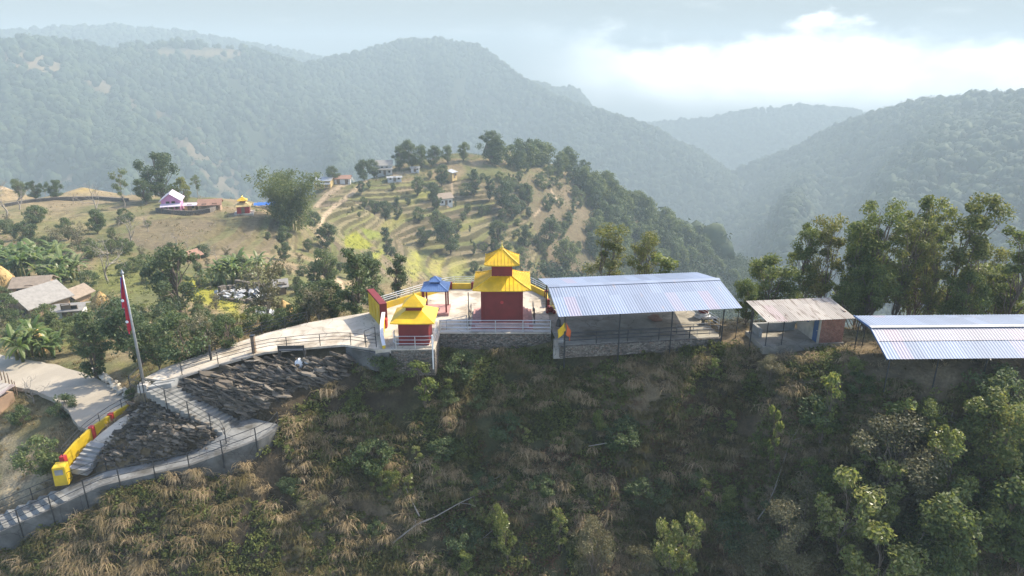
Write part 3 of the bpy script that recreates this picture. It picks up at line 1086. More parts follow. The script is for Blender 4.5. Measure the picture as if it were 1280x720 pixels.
def leaf_quads(r, centres, radii, n_per, size, flat_=.75, outward=.7, up=.35, aspect=.55, fold=True, shell=.45):
    """diamond leaves spread through clumps; returns vertices and quads"""
    K = len(centres)
    nn = np.broadcast_to(np.asarray(n_per), (K,)).astype(int)
    idx = np.repeat(np.arange(K), nn)
    T = len(idx)
    d = unit(r.normal(size=(T, 3)))
    q = d * (r.random((T, 1)) ** shell)
    q[:, 2] *= flat_
    rad = np.asarray(radii)
    rad = rad[idx][:, None] if rad.ndim else rad
    p = centres[idx] + q * rad
    nrm = unit(d * outward + r.normal(size=(T, 3)) * .65 + np.array([0, 0, up]))
    t = unit(np.cross(nrm, r.normal(size=(T, 3))))
    t[:, 2] -= .25
    t = unit(t)
    b = unit(np.cross(nrm, t))
    s = size * (.65 + .7 * r.random((T, 1)))
    t, b = t * s * .5, b * s * .5 * aspect
    V = np.stack([p - t, p + b, p + t, p - b], 1).reshape(-1, 3)
    return V, np.arange(T * 4).reshape(T, 4)


def limb(a, b, sag, n=4, r=None):
    a, b = np.array(a, float), np.array(b, float)
    out = []
    for i in range(n + 1):
        t = i / n
        p = a * (1 - t) + b * t
        p[2] += sag * math.sin(math.pi * t)
        if r is not None and 0 < i < n:
            p += r.normal(size=3) * .05 * np.linalg.norm(b - a)
        out.append(p)
    return out


def make_tree(kind, seed, H, spread, trunk_frac, clumps, per, leaf, mat, clump_r=None, trunk_r=.14, name='tree', cat='tree', stems=1, top_bias=.0, bark='bark', aspect=.55, lower=.0, shape='round', lean=.0, flat_=.75, twigs=True):
    """a prototype: Empty > trunk (with limbs), crown"""
    r = np.random.default_rng(seed)
    root = thing(name, 'tree', cat)
    tb = MB()
    cs, rs = [], []
    for s in range(stems):
        bx, by = (r.normal(size=2) * .10 * spread) if stems > 1 else (0, 0)
        off = (r.normal(size=2) * spread * (.35 if stems > 1 else .08)) + np.array([lean * H, 0])
        top = np.array([bx + off[0], by + off[1], H * (.86 + .1 * r.random())])
        fork = np.array([bx + off[0] * .35, by + off[1] * .35, H * trunk_frac])
        base = np.array([bx, by, -.4])
        tr = trunk_r * (1 if stems == 1 else .75)
        path = limb(base, fork, 0, 3, r * 1 if False else r) + limb(fork, top, 0, 4, r)[1:]
        tb.tube(path, [tr * 1.35] + [tr * (1 - .85 * (i / (len(path) - 1))) for i in range(1, len(path))], 7, False)
        k = clumps // stems
        for i in range(k):
            f = lower + (1 - lower) * ((i + .5) / k + r.normal() * .05)
            f = min(max(f, lower), 1.02)
            if shape == 'round':
                wid = math.sqrt(max(.05, 1 - (2 * f - 1.0) ** 2)) * (1 - .1 * top_bias)
            elif shape == 'cone':
                wid = (1.08 - f) ** .8
            elif shape == 'umbrella':
                wid = .35 + .75 * f
            else:
                wid = .75 + .3 * math.sin(f * 7 + seed)
            a = r.random() * 6.283 if stems == 1 else math.atan2(off[1], off[0]) + r.normal() * 1.4
            a += i * 2.399 * (stems == 1)
            rad = spread * wid * (.45 + .6 * r.random()) * (1 if stems == 1 else .75)
            z = H * (trunk_frac * .9 + (1 - trunk_frac * .9) * f)
            t = min(1, (z / H))
            ax = path[min(len(path) - 1, int(t * (len(path) - 1)))]
            c = np.array([ax[0] + math.cos(a) * rad, ax[1] + math.sin(a) * rad, min(z, H * .97)])
            cs.append(c)
            cr = (clump_r or spread * .36) * (.65 + .6 * r.random())
            rs.append(cr)
            if twigs:
                st = np.array(path[max(1, min(len(path) - 2, int((t - .18) * (len(path) - 1))))])
                lb = limb(st, c, H * .02, 3, r)
                tb.tube(lb, [tr * .42, tr * .32, tr * .2, tr * .07], 5, False)
                for _ in range(2):
                    e = c + r.normal(size=3) * cr * .6
                    tb.tube([lb[2], (lb[2] + e) / 2 + r.normal(size=3) * .05, e], [tr * .18, tr * .12, tr * .04], 4, False)
    tb.build('trunk', M[bark], root, True)
    if per:
        V, F = leaf_quads(r, np.array(cs), np.array(rs), (per * (.6 + .8 * r.random(len(cs)))).astype(int), leaf, flat_=flat_, aspect=aspect)
        link('crown', np_mesh('crown', V, F, M[mat]), root)
    root['_h'] = H
    PROTO.setdefault(kind, []).append(root)
    return root


def make_bare(kind, seed, H, bark='pale_bark', depth_=4, cat='tree', name='bare_tree'):
    r = np.random.default_rng(seed)
    root = thing(name, 'tree', cat)
    tb, tw = MB(), MB()

    def grow(p, d, L, rad, lev):
        e = p + d * L
        mid = (p + e) / 2 + r.normal(size=3) * L * .07
        (tb if lev < 2 else tw).tube([p, mid, e], [rad, rad * .8, rad * .6], 6 if lev < 2 else 4, False)
        if lev >= depth_:
            return
        for _ in range(r.integers(2, 4) if lev else 4):
            nd = unit(d * .75 + r.normal(size=3) * .62 + np.array([0, 0, .16]))
            grow(e if r.random() > .3 else mid, nd, L * (.62 + .2 * r.random()), rad * .56, lev + 1)
    grow(np.array([0, 0, -.3]), np.array([.05, 0, 1.]), H * .34, H * .022, 0)
    tb.build('trunk', M[bark], root, True)
    tw.build('crown', M[bark], root)
    root['_h'] = H
    PROTO.setdefault(kind, []).append(root)


def make_banana(kind, seed, H):
    r = np.random.default_rng(seed)
    root = thing('banana_plant', 'plant', 'banana plant')
    st, V, F = MB(), [], []
    for s in range(6):
        bx, by = r.normal(size=2) * H * .2
        hs = H * (.3 + .35 * r.random())
        st.tube([(bx, by, -.3), (bx, by, hs * .5), (bx * 1.1, by * 1.1, hs)], [.17, .14, .08], 7)
        for k in range(14):
            a, L = k * 2.4 + r.random(), H * (.30 + .2 * r.random())
            rise = .6 + 1.3 * r.random()
            ca, sa, w = math.cos(a), math.sin(a), H * .055
            for side in (-1, 1):
                pts = []
                for i in range(6):
                    t = i / 5
                    q = np.array([bx + ca * L * t * (1 - .1 * t), by + sa * L * t * (1 - .1 * t), hs + L * (rise * t - 1.05 * t * t)])
                    ww = w * math.sin(math.pi * min(.97, .08 + t * .9)) ** .7
                    q2 = q + np.array([-sa * ww * side, ca * ww * side, -ww * .35])
                    pts += [q, q2]
                n0 = len(V)
                V += pts
                F += [(n0 + 2 * i, n0 + 2 * i + 2, n0 + 2 * i + 3, n0 + 2 * i + 1) for i in range(5)]
    st.build('stem', M['leaf_yellow'], root, True)
    link('leaves', np_mesh('leaves', np.array(V), np.array(F), M['leaf_banana']), root)
    root['_h'] = H
    PROTO.setdefault(kind, []).append(root)


def make_bamboo(kind, seed, H):
    r = np.random.default_rng(seed)
    root = thing('bamboo_clump', 'plant', 'bamboo')
    st = MB()
    cs, rs = [], []
    for s in range(46):
        a, q = r.random() * 6.283, r.random()
        b = np.array([math.cos(a), math.sin(a), 0]) * (.6 + q * H * .12)
        L = H * (.7 + .32 * r.random())
        out = np.array([math.cos(a), math.sin(a), 0]) * H * (.12 + .22 * q)
        pts = [b + out * t ** 2.2 + np.array([0, 0, L * (t - .16 * t ** 3)]) for t in np.linspace(0, 1, 7)]
        st.tube(pts, [.06, .055, .05, .045, .035, .025, .01], 5, False)
        for t in (2, 3, 4, 5, 6):
            cs.append(pts[t] + r.normal(size=3) * H * .04)
            rs.append(H * .095)
    st.build('stem', M['leaf_yellow'], root)
    for s in range(40):
        a, q = r.random() * 6.283, r.random() ** .5
        cs.append(np.array([math.cos(a) * q * H * .26, math.sin(a) * q * H * .26, H * (.08 + .35 * r.random())]))
        rs.append(H * .1)
    V, F = leaf_quads(r, np.array(cs), np.array(rs), 62, .5, .9, .5, .2, .35)
    link('leaves', np_mesh('leaves', V, F, M['leaf_bamboo']), root)
    root['_h'] = H
    PROTO.setdefault(kind, []).append(root)


PROTO = {}
for s in range(3):
    make_tree('near', 100 + s, 10.5, 2.3, .34, 44, 195, .21, 'leaf_near', .68, .13, 'broadleaf_tree', lower=.02, shape='wave', aspect=.55)
    make_tree('near_olive', 110 + s, 10.5, 2.1, .30, 42, 165, .20, 'leaf_olive', .66, .14, 'broadleaf_tree', lower=.02, shape='wave', aspect=.55, stems=2)
    make_tree('near_round', 120 + s, 6, 2.3, .25, 34, 260, .21, 'leaf_near', .80, .12, 'broadleaf_tree', lower=.0, shape='round')
    make_tree('sapling', 130 + s, 4.2, .75, .25, 17, 62, .21, 'leaf_sapling', .36, .04, 'leafy_sapling', 'sapling', lower=.0, shape='wave', aspect=.5)
    make_tree('slope_tree', 140 + s, 5.2, 1.75, .25, 36, 130, .22, 'leaf_sapling', .58, .09, 'broadleaf_tree', lower=.0, shape='round', stems=2, aspect=.52)
    make_tree('slope_dark', 145 + s, 5.2, 1.8, .2, 38, 190, .20, 'leaf_near', .60, .09, 'broadleaf_tree', lower=.0, shape='round', stems=2)
    make_tree('slope_grey', 150 + s, 4.6, 1.6, .22, 40, 260, .10, 'leaf_grey', .52, .07, 'grey_tree', lower=.0, shape='round', stems=2, aspect=.6)
    make_tree('mid', 160 + s, 8, 2.9, .22, 34, 130, .36, 'leaf_mid', 1.05, .2, 'round_tree', lower=.0)
    make_tree('mid_dark', 170 + s, 8, 3.1, .2, 34, 160, .36, 'leaf_dark', 1.1, .2, 'round_tree', lower=.0)
    make_tree('mid_tall', 180 + s, 9, 1.7, .14, 30, 130, .36, 'leaf_dark', .85, .17, 'slender_tree', lower=.0, shape='wave')
    make_tree('hill', 190 + s, 9, 3.2, .12, 26, 64, .72, 'leaf_mid', 1.5, .2, 'hill_tree', lower=.0, twigs=False)
    make_tree('hill_dark', 195 + s, 10, 2.8, .10, 26, 64, .72, 'leaf_dark', 1.4, .2, 'hill_tree', lower=.0, twigs=False)
    make_tree('bush', 200 + s, 2.6, 1.5, .08, 24, 120, .19, 'leaf_mid', .55, .05, 'bush', 'bush', lower=.0)
    make_tree('bush_dark', 210 + s, 2.6, 1.6, .08, 26, 130, .19, 'leaf_dark', .58, .05, 'bush', 'bush', lower=.0)
    make_tree('scrub', 215 + s, 5, 1.7, .2, 26, 70, .22, 'leaf_grey', .7, .09, 'scrubby_tree', 'tree', lower=.0, shape='wave', bark='pale_bark')
    make_tree('sparse', 220 + s, 8.5, 2.2, .45, 14, 100, .32, 'leaf_mid', .85, .13, 'umbrella_tree', 'tree', shape='umbrella', bark='pale_bark')
    make_tree('yellowish', 230 + s, 7, 2.4, .15, 26, 120, .36, 'leaf_yellow', .9, .15, 'round_tree', lower=.0)
    make_bare('bare', 240 + s, 6.0)
    make_banana('banana', 250 + s, 4.2)
make_tree('lean_tree', 301, 9.5, 2.0, .40, 24, 240, .20, 'leaf_olive', .72, .10, 'broadleaf_tree', lower=.0, shape='wave', stems=4, bark='bark')
make_tree('rusty', 302, 10.8, 1.9, .28, 36, 230, .20, 'leaf_olive', .74, .12, 'broadleaf_tree', lower=.02, shape='wave', stems=2)
make_bamboo('bamboo', 260, 13)
make_bare('dead_sapling', 262, 2.6, 'bark', 3)
USED = set()


def plant(kind, p, hm, label, group=None, rz=None, pick=None, wide=1.0):
    """stand a copy of a prototype, hm metres tall, at p"""
    fam = PROTO[kind]
    pr = fam[(pick if pick is not None else random.randrange(len(fam))) % len(fam)]
    s = hm / pr['_h']
    USED.add(pr.name)
    o = copy_thing(pr, p, random.random() * 6.283 if rz is None else rz, (s * wide, s * wide, s), label, group)
    if '_h' in o:
        del o['_h']
    return o


def plant_px(kind, x, y, hpx, label, group=None, **kw):
    """the same, from its foot and its height in the photograph"""
    p = ground_mid(x, y)
    _, _, dep = project(p[0], p[1], p[2])
    return plant(kind, p, hpx * dep / FPX / .95, label, group, **kw)


def make_lumps():
    out = []
    for sd in range(8):
        r = np.random.default_rng(900 + sd)
        bm = bmesh.new()
        bmesh.ops.create_icosphere(bm, subdivisions=2, radius=1)
        c = unit(r.normal(size=(11, 3)))
        for v in bm.verts:
            p = np.array(v.co)
            k = 1 + .34 * max(float(np.exp(-((p - q) ** 2).sum() * 5)) for q in c) - .16 + .13 * r.normal()
            v.co = Vector(p * k)
        bm.verts.ensure_lookup_table()
        out.append((np.array([v.co[:] for v in bm.verts]), np.array([[v.index for v in f.verts] for f in bm.faces])))
        bm.free()
    return out


LUMPS = make_lumps()


def far_forest(name, label, keep, seed, n, rmin, rmax, size, cards, csize):
    r = np.random.default_rng(seed)
    a = R(44) * (2 * r.random(n) - 1)
    d = np.sqrt(rmin ** 2 + (rmax ** 2 - rmin ** 2) * r.random(n))
    X, Y = d * np.sin(a), d * np.cos(a)
    Z = height(X, Y)
    px, py, _ = project(X, Y, Z)
    ok = visible(X, Y, Z, 14, .03) & keep(X, Y, Z, px, py)
    dens = fbm(X / 85, Y / 85, seed, 3)
    ok &= r.random(n) < sstep(.25, .5, dens) * .8 + .2
    clear = np.zeros(n, bool)
    for poly, col, soft, s in PATCH[-7:-3] + PATCH[-4:-3]:
        clear |= in_poly(px, py, poly) & (r.random(n) < .72)
    ok &= ~clear
    X, Y, Z = X[ok], Y[ok], Z[ok]
    k = len(X)
    rad = size * (.45 + .95 * r.random(k) ** 1.6)
    V, F = [], []
    which = r.integers(0, len(LUMPS), k)
    for t, (lv, lf) in enumerate(LUMPS):
        q = np.nonzero(which == t)[0]
        a = r.random(len(q)) * 6.283
        ca, sa = np.cos(a)[:, None], np.sin(a)[:, None]
        sx = rad[q][:, None]
        v = np.stack([(lv[:, 0] * ca - lv[:, 1] * sa) * sx + X[q][:, None], (lv[:, 0] * sa + lv[:, 1] * ca) * sx + Y[q][:, None], lv[:, 2] * sx * (.85 + .6 * r.random((len(q), 1))) + Z[q][:, None] + sx * .6], -1)
        base = sum(len(b) for b in V)
        F.append((lf[None] + (np.arange(len(q)) * len(lv))[:, None, None]).reshape(-1, 3) + base)
        V.append(v.reshape(-1, 3))
    V, F = np.concatenate(V), np.concatenate(F)
    C = np.stack([X, Y, Z + rad * .8], -1)
    d = unit(r.normal(size=(k, cards, 3)) + np.array([0, 0, .35]))
    p = C[:, None] + d * (rad[:, None, None] * (.85 + .4 * r.random((k, cards, 1))))
    t = unit(np.cross(d, r.normal(size=d.shape)))
    b = unit(np.cross(unit(d + r.normal(size=d.shape) * .45), t))
    sz = csize * (.5 + r.random((k, cards, 1)))
    q = np.stack([p - t * sz * .5, p + b * sz * .4, p + t * sz * .5], 2).reshape(-1, 3)
    F = np.concatenate([F, np.arange(len(q)).reshape(-1, 3) + len(V)])
    V = np.concatenate([V, q])
    o = link(name, np_mesh(name, V, F, M['leaf_forest']))
    tag(o, label, 'forest', kind='stuff')
    print(name, k, 'trees')


# ------------------------------------------------------------------ railings
def railing(name, label, pts, h, rails, mat, spacing=1.9, r_post=.03, r_rail=.02, group=None, drop=.15, cat='railing', skip_first=False):
    """posts along a polyline of ground points, joined by rails that follow it"""
    p = [np.array(q, float) for q in pts]
    o = thing(name, label, cat, p[0], 0, group)
    loc = p[0]
    seg = [np.linalg.norm(b - a) for a, b in zip(p[:-1], p[1:])]
    total = sum(seg)
    n = max(1, round(total / spacing))

    def on(s):
        for a, b, l in zip(p[:-1], p[1:], seg):
            if s <= l + 1e-6:
                return a + (b - a) * s / l
            s -= l
        return p[-1]
    for i in range(1 if skip_first else 0, n + 1):
        q = on(total * i / n) - loc
        MB().tube([q + (0, 0, -drop), q + (0, 0, h)], r_post, 6).build('post', mat, o)
    fine = [on(total * i / (n * 2)) - loc for i in range(n * 2 + 1)]
    for k in rails:
        MB().tube([q + (0, 0, h * k) for q in fine], r_rail, 6).build('rail', mat, o)
    return o
# ------------------------------------------------------------------ ridge-top compound: paving, walls
def paving(name, pts, mat, thick=.16):
    bm = bmesh.new()
    vs = [bm.verts.new(p) for p in pts]
    f = bm.faces.new(vs)
    bmesh.ops.triangulate(bm, faces=[f], ngon_method='EAR_CLIP')
    ex = bmesh.ops.extrude_face_region(bm, geom=list(bm.faces))
    bmesh.ops.translate(bm, verts=[g for g in ex['geom'] if isinstance(g, bmesh.types.BMVert)], vec=(0, 0, -thick))
    bmesh.ops.recalc_face_normals(bm, faces=bm.faces)
    me = bpy.data.meshes.new(name)
    bm.to_mesh(me)
    bm.free()
    me.materials.append(mat)
    return tag(link(name, me), kind='structure')


tag(MB().prism([TERRACE[0], TERRACE[1], (-5.5, 47.697), (-9.84, 47.697)], -.3, 0).prism([(-9.84, 47.7), (-5.5, 47.7), *TERRACE[3:]], -.3, .0).build('terrace_pavement', M['pale_concrete']), kind='structure')
paving('plaza_pavement', PLAZA, M['pale_concrete'])
paving('hall_floor', [(*hall_xy(u, v), -.02) for u, v in ((.3, 1.0), (12.6, 1.0), (12.6, 8.3), (.3, 8.3))], M['earth_floor'], .1)


def wall_run(name, label, pts, h, t, mat, below=.6, group=None, cap=None, cat='wall'):
    """a wall of thickness t along ground points (x, y, z), one continuous piece with mitred corners"""
    p = [np.array(q[:2], float) for q in pts]
    L, Rr = [], []
    for i in range(len(p)):
        a = p[max(i - 1, 0)]
        b = p[min(i + 1, len(p) - 1)]
        d = (b - a) / np.linalg.norm(b - a)
        nrm = np.array([-d[1], d[0]]) * t / 2
        L.append(p[i] + nrm)
        Rr.append(p[i] - nrm)

    def strip(L, Rr, z0, z1):
        mb, n = MB(), len(p)
        v = [(*L[i], z0[i]) for i in range(n)] + [(*Rr[i], z0[i]) for i in range(n)] + [(*L[i], z1[i]) for i in range(n)] + [(*Rr[i], z1[i]) for i in range(n)]
        f = []
        for i in range(n - 1):
            a, b, c, d = i, n + i, 2 * n + i, 3 * n + i
            f += [(a, a + 1, c + 1, c), (b + 1, b, d, d + 1), (c, c + 1, d + 1, d), (a + 1, a, b, b + 1)]
        f += [(0, 2 * n, 3 * n, n), (n - 1, 2 * n - 1, 4 * n - 1, 3 * n - 1)]
        return mb.add(v, f)
    hs = h if hasattr(h, '__len__') else [h] * len(p)
    z0 = [q[2] - below for q in pts]
    z1 = [q[2] + hs[i] for i, q in enumerate(pts)]
    o = strip(L, Rr, z0, z1).build(name, mat)
    tag(o, label, cat, group)
    if cap:
        e = .03
        L2 = [l + (l - r_) / t * e for l, r_ in zip(L, Rr)]
        R2 = [r_ + (r_ - l) / t * e for l, r_ in zip(L, Rr)]
        strip(L2, R2, [z + .002 for z in z1], [z + .06 for z in z1]).build('coping', M[cap], o)
    return o


wall_run('stone_retaining_wall', 'rough stone retaining wall below the steel rail in front of the main shrine', [(-5.45, 47.78, -.02), (2.95, 47.78, -.02)], 0, .4, M['stone'], 1.9, cap='pale_concrete')
wall_run('stone_retaining_wall', 'stone footing wall under the small two-roofed shrine', [(-8.6, 46.4, -.02), (-8.55, 44.68, -.02), (-5.62, 44.68, -.02), (-5.62, 47.4, -.02)], 0, .32, M['stone'], 2.0, cap='pale_concrete')
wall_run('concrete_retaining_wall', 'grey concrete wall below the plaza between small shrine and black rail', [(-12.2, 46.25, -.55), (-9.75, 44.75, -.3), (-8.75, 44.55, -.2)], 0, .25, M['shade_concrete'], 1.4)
wall_run('concrete_retaining_wall', 'low concrete footing wall along the front of the blue roofed hall', [(*hall_xy(.35, .95), -.05), (*hall_xy(12.55, .95), -.05)], 0, .3, M['stone'], .9)
wall_run('concrete_pier', 'pale concrete pier between stone wall and blue roofed hall', [(3.05, 46.0, -.1), (3.75, 46.05, -.1)], .28, .3, M['concrete'], 1.2)


def roof_square(he, ze, ht, zt, lift=.14, p=1.3, thick=.07):
    """flared four-sided sheet roof with raised corners"""
    mb = MB()
    n, m = 10, 6
    for side in range(4):
        c, s = math.cos(side * math.pi / 2), math.sin(side * math.pi / 2)
        v, f = [], []
        for j in range(m + 1):
            t = j / m
            hw = he + (ht - he) * t
            for i in range(n + 1):
                u = -1 + 2 * i / n
                z = ze + (zt - ze) * t ** p + lift * abs(u) ** 5 * (1 - t) ** 2
                x, y = u * hw, -hw
                v.append((x * c - y * s, x * s + y * c, z))
        for j in range(m):
            for i in range(n):
                a = j * (n + 1) + i
                f.append((a, a + 1, a + n + 2, a + n + 1))
        # fascia and soffit
        k = len(v)
        for i in range(n + 1):
            x, y, z = v[i]
            v.append((x, y, z - thick))
        for i in range(n + 1):
            u = -1 + 2 * i / n
            x, y = u * he * .45, -he * .45
            v.append((x * c - y * s, x * s + y * c, ze - thick + .05))
        for i in range(n):
            f.append((i, k + i, k + i + 1, i + 1))
            f.append((k + i, k + n + 1 + i, k + n + 2 + i, k + i + 1))
        mb.add(v, f)
    return mb


def roof_ribs(he, ze, ht, zt, step, lift=.14, p=1.3, w=.045, h=.04):
    mb = MB()
    for side in range(4):
        c, s = math.cos(side * math.pi / 2), math.sin(side * math.pi / 2)
        k = int(he / step)
        for i in range(-k, k + 1):
            x0 = i * step
            prev = None
            for j in range(7):
                t = j / 6
                hw = he + (ht - he) * t
                if abs(x0) > hw - .02:
                    break
                u = x0 / he
                z = ze + (zt - ze) * t ** p + lift * abs(x0 / hw) ** 5 * (1 - t) ** 2 + h * .4
                q = (x0 * c + hw * s, x0 * s - hw * c, z)
                if prev:
                    mb.bar(prev, q, w, h)
                prev = q
        # hip rib
        prev = None
        for j in range(7):
            t = j / 6
            hw = he + (ht - he) * t
            z = ze + (zt - ze) * t ** p + lift * (1 - t) ** 2 + h * .5
            q = (-hw * c + hw * s, -hw * s - hw * c, z)
            if prev:
                mb.bar(prev, q, w * 1.6, h * 1.3)
            prev = q
    return mb


def finial(z0, s, c=(0, 0)):
    return MB().lathe([(.26 * s, 0), (.26 * s, .08 * s), (.12 * s, .12 * s), (.2 * s, .26 * s), (.22 * s, .36 * s), (.1 * s, .5 * s), (.06 * s, .62 * s), (.09 * s, .68 * s), (.03 * s, .8 * s), (.012 * s, 1.15 * s)], 12, (c[0], c[1], z0))


# main shrine
sh = thing('pagoda_shrine', 'tall maroon shrine with two ribbed yellow roofs and gilt finial', 'shrine', (-.76, 50.0, 0), 0)
MB().box(-2.35, 2.35, -2.15, 2.3, 0, .2).box(-2.05, 2.05, -1.85, 2.0, .2, .4).box(-1.78, 1.78, -1.66, 1.75, .4, .6).build('plinth', M['pink'], sh, bevel=.015)
MB().box(-2.36, 2.36, -2.163, -2.15, .15, .19).box(-2.06, 2.06, -1.863, -1.85, .35, .39).build('step_edge', M['white'], sh)
MB().box(-1.48, 1.48, -1.48, 1.48, .6, 3.42).build('wall', M['maroon'], sh, bevel=.02)
MB().box(-1.53, 1.53, -1.53, 1.53, 2.9, 3.02).build('cornice', M['maroon'], sh, bevel=.015)
MB().box(-1.56, 1.56, -1.56, 1.56, .6, .72).build('skirting', M['maroon'], sh, bevel=.015)
for sx in (-1, 1):
    for sy in (-1, 1):
        MB().box(sx * 1.5 - .09, sx * 1.5 + .09, sy * 1.5 - .09, sy * 1.5 + .09, .6, 3.1).build('corner_pillar', M['maroon'], sh, bevel=.01)
dr = MB().box(-.55, .55, 1.483, 1.55, .6, 2.6).build('door', M['wood'], sh)
MB().box(-.62, -.55, 1.483, 1.6, .6, 2.7).box(.55, .62, 1.483, 1.6, .6, 2.7).box(-.62, .62, 1.483, 1.6, 2.6, 2.7).build('frame', M['gold'], dr)
MB().lathe([(.0, -.02), (.11, -.02), (.13, 0), (.11, .02), (0, .02)], 12, (0, 0, 0)).build('wall_emblem', M['red'], sh)
em = [o for o in sh.children if o.name.startswith('wall_emblem')][0]
em.rotation_euler = (R(90), 0, 0)
em.location = (0, -1.5, 2.15)
rib = roof_ribs(2.18, 3.3, .78, 4.0, .31, .08, 1.1)
roof_square(2.18, 3.3, .78, 4.0, .08, 1.1).add(rib.v, rib.f).build('lower_roof', M['yellow_roof'], sh)
MB().box(-.78, .78, -.78, .78, 3.8, 5.06).build('upper_wall', M['maroon'], sh, bevel=.015)
rib = roof_ribs(1.32, 5.0, .1, 5.92, .26, .08, 1.08)
roof_square(1.32, 5.0, .1, 5.92, .08, 1.08).add(rib.v, rib.f).build('upper_roof', M['yellow_roof'], sh)
finial(5.86, .62).build('finial', M['gold'], sh, True)
for sx in (-1, 1):
    for sy in (-1, 1):
        finial(5.1, .14, (sx * 1.3, sy * 1.3)).build('corner_finial', M['gold'], sh)

# small shrine
sh = thing('pagoda_shrine', 'small maroon shrine with two smooth yellow roofs beside the steps gate', 'shrine', (-7.03, 46.08, 0), 0)
MB().box(-1.32, 1.32, -1.22, 1.32, 0, .14).build('plinth', M['pale_concrete'], sh, bevel=.01)
MB().box(-1.08, 1.08, -1.06, 1.08, .14, 2.16).build('wall', M['maroon'], sh, bevel=.02)
dr = MB().box(-.4, .4, 1.083, 1.13, .14, 1.75).build('door', M['wood'], sh)
roof_square(1.56, 2.02, .58, 2.62, .03, 1.0).build('lower_roof', M['yellow_roof'], sh)
MB().box(-.56, .56, -.56, .56, 2.45, 3.05).build('upper_wall', M['maroon'], sh, bevel=.01)
roof_square(.80, 3.0, .04, 3.68, .02, 1.0).build('upper_roof', M['yellow_roof'], sh)
finial(3.62, .34).build('finial', M['gold'], sh, True)

# blue-roofed fire pavilion
pv = thing('blue_pavilion', 'small open pavilion with two-tier blue roof, maroon posts and pink floor', 'pavilion', (-6.17, 52.2, 0), 0)
pv.scale = (.9, .9, .9)
MB().box(-1.2, 1.2, -1.15, 1.25, 0, .26).build('floor_slab', M['pink'], pv, bevel=.015)
MB().box(-.3, .3, -.5, .0, .262, .34).box(-.22, .22, -.42, -.08, .343, .35).build('fire_pit', M['dark_glass'], pv)
for sx in (-1, 1):
    for sy in (-1, 1):
        MB().box(sx * .98 - .07, sx * .98 + .07, sy * .95 + .03 - .07, sy * .95 + .03 + .07, .26, 2.42).build('post', M['maroon'], pv, bevel=.01)
MB().box(-1.06, 1.06, -.99, -.87, 2.24, 2.36).build('beam', M['maroon'], pv)
MB().box(-1.06, 1.06, .93, 1.05, 2.24, 2.36).build('beam', M['maroon'], pv)
rib = roof_ribs(1.22, 2.34, .42, 2.82, .17, .05, 1.1, .04, .04)
roof_square(1.22, 2.34, .42, 2.82, .05, 1.1, .05).add(rib.v, rib.f).build('lower_roof', M['blue_roof_paint'], pv)
MB().box(-.36, .36, -.36, .36, 2.7, 3.02).build('upper_wall', M['dark_metal'], pv)
rib = roof_ribs(.52, 2.98, .02, 3.36, .15, .03, 1.0, .03, .03)
roof_square(.52, 2.98, .02, 3.36, .03, 1.0, .04).add(rib.v, rib.f).build('upper_roof', M['blue_roof_paint'], pv)

# yellow parapets of the terrace with maroon piers
PAR = [(-10.75, 52.6), (-7.75, 55.75), (-5.5, 57.85), (-3.5, 57.85), (-1.1, 57.85), (1.5, 57.85), (2.95, 55.6), (2.98, 53.4)]
labels = ['yellow parapet stretch by the gate wall, left of the blue pavilion', 'yellow parapet stretch behind the blue pavilion', 'short yellow parapet between blue pavilion and main shrine', 'yellow parapet stretch hidden behind the main shrine roof',
          'yellow parapet stretch right behind the main shrine', 'slanting yellow parapet at the back corner by the hall', 'last yellow parapet length beside the blue hall roof']
for i, (a, b) in enumerate(zip(PAR[:-1], PAR[1:])):
    a, b = np.array(a), np.array(b)
    d = (b - a) / np.linalg.norm(b - a)
    wall_run('yellow_parapet', labels[i], [(*(a + d * .16), 0), (*(b - d * .16), 0)], .52, .16, M['yellow'], .5)
plab = ['maroon pier at the gate end of the yellow parapet', 'maroon parapet pier left of the blue pavilion', 'maroon parapet pier at the back corner behind the pavilion', 'maroon parapet pier left of the main shrine roof', 'maroon parapet pier behind the main shrine',
        'maroon parapet pier at the back right corner', 'maroon parapet pier nearest the blue hall roof', 'maroon pier closing the parapet at the hall']
for i, a in enumerate(PAR):
    tag(MB().box(a[0] - .15, a[0] + .15, a[1] - .15, a[1] + .15, -.4, .64).build('parapet_pier', M['maroon'], None, bevel=.015), plab[i], 'pier', 'maroon piers of the yellow parapet')
railing('steel_railing', 'steel tube railing along the back of the shrine terrace', [(x, y + .0, .52) for x, y in PAR[:7]], .62, (.4, .7, 1.0), M['steel'], 1.6, .03, .022)
railing('steel_railing', 'bright steel railing on the stone wall before the main shrine', [(-5.4, 47.72, .04), (2.9, 47.72, .04)], .95, (.1, .4, .7, 1.0), M['steel'], 2.1, .04, .028)
railing('steel_railing', 'steel railing round the front of the small shrine', [(-8.55, 45.8, .04), (-8.52, 44.68, .04), (-5.62, 44.68, .04), (-5.62, 47.5, .04)], .95, (.4, .7, 1.0), M['steel'], 1.5, .032, .024)
tag(MB().box(-5.7, -5.6, 44.48, 44.6, -1.5, 1.15).build('white_post', M['white'], None, bevel=.01), 'white post at the corner of the small shrine terrace', 'post')

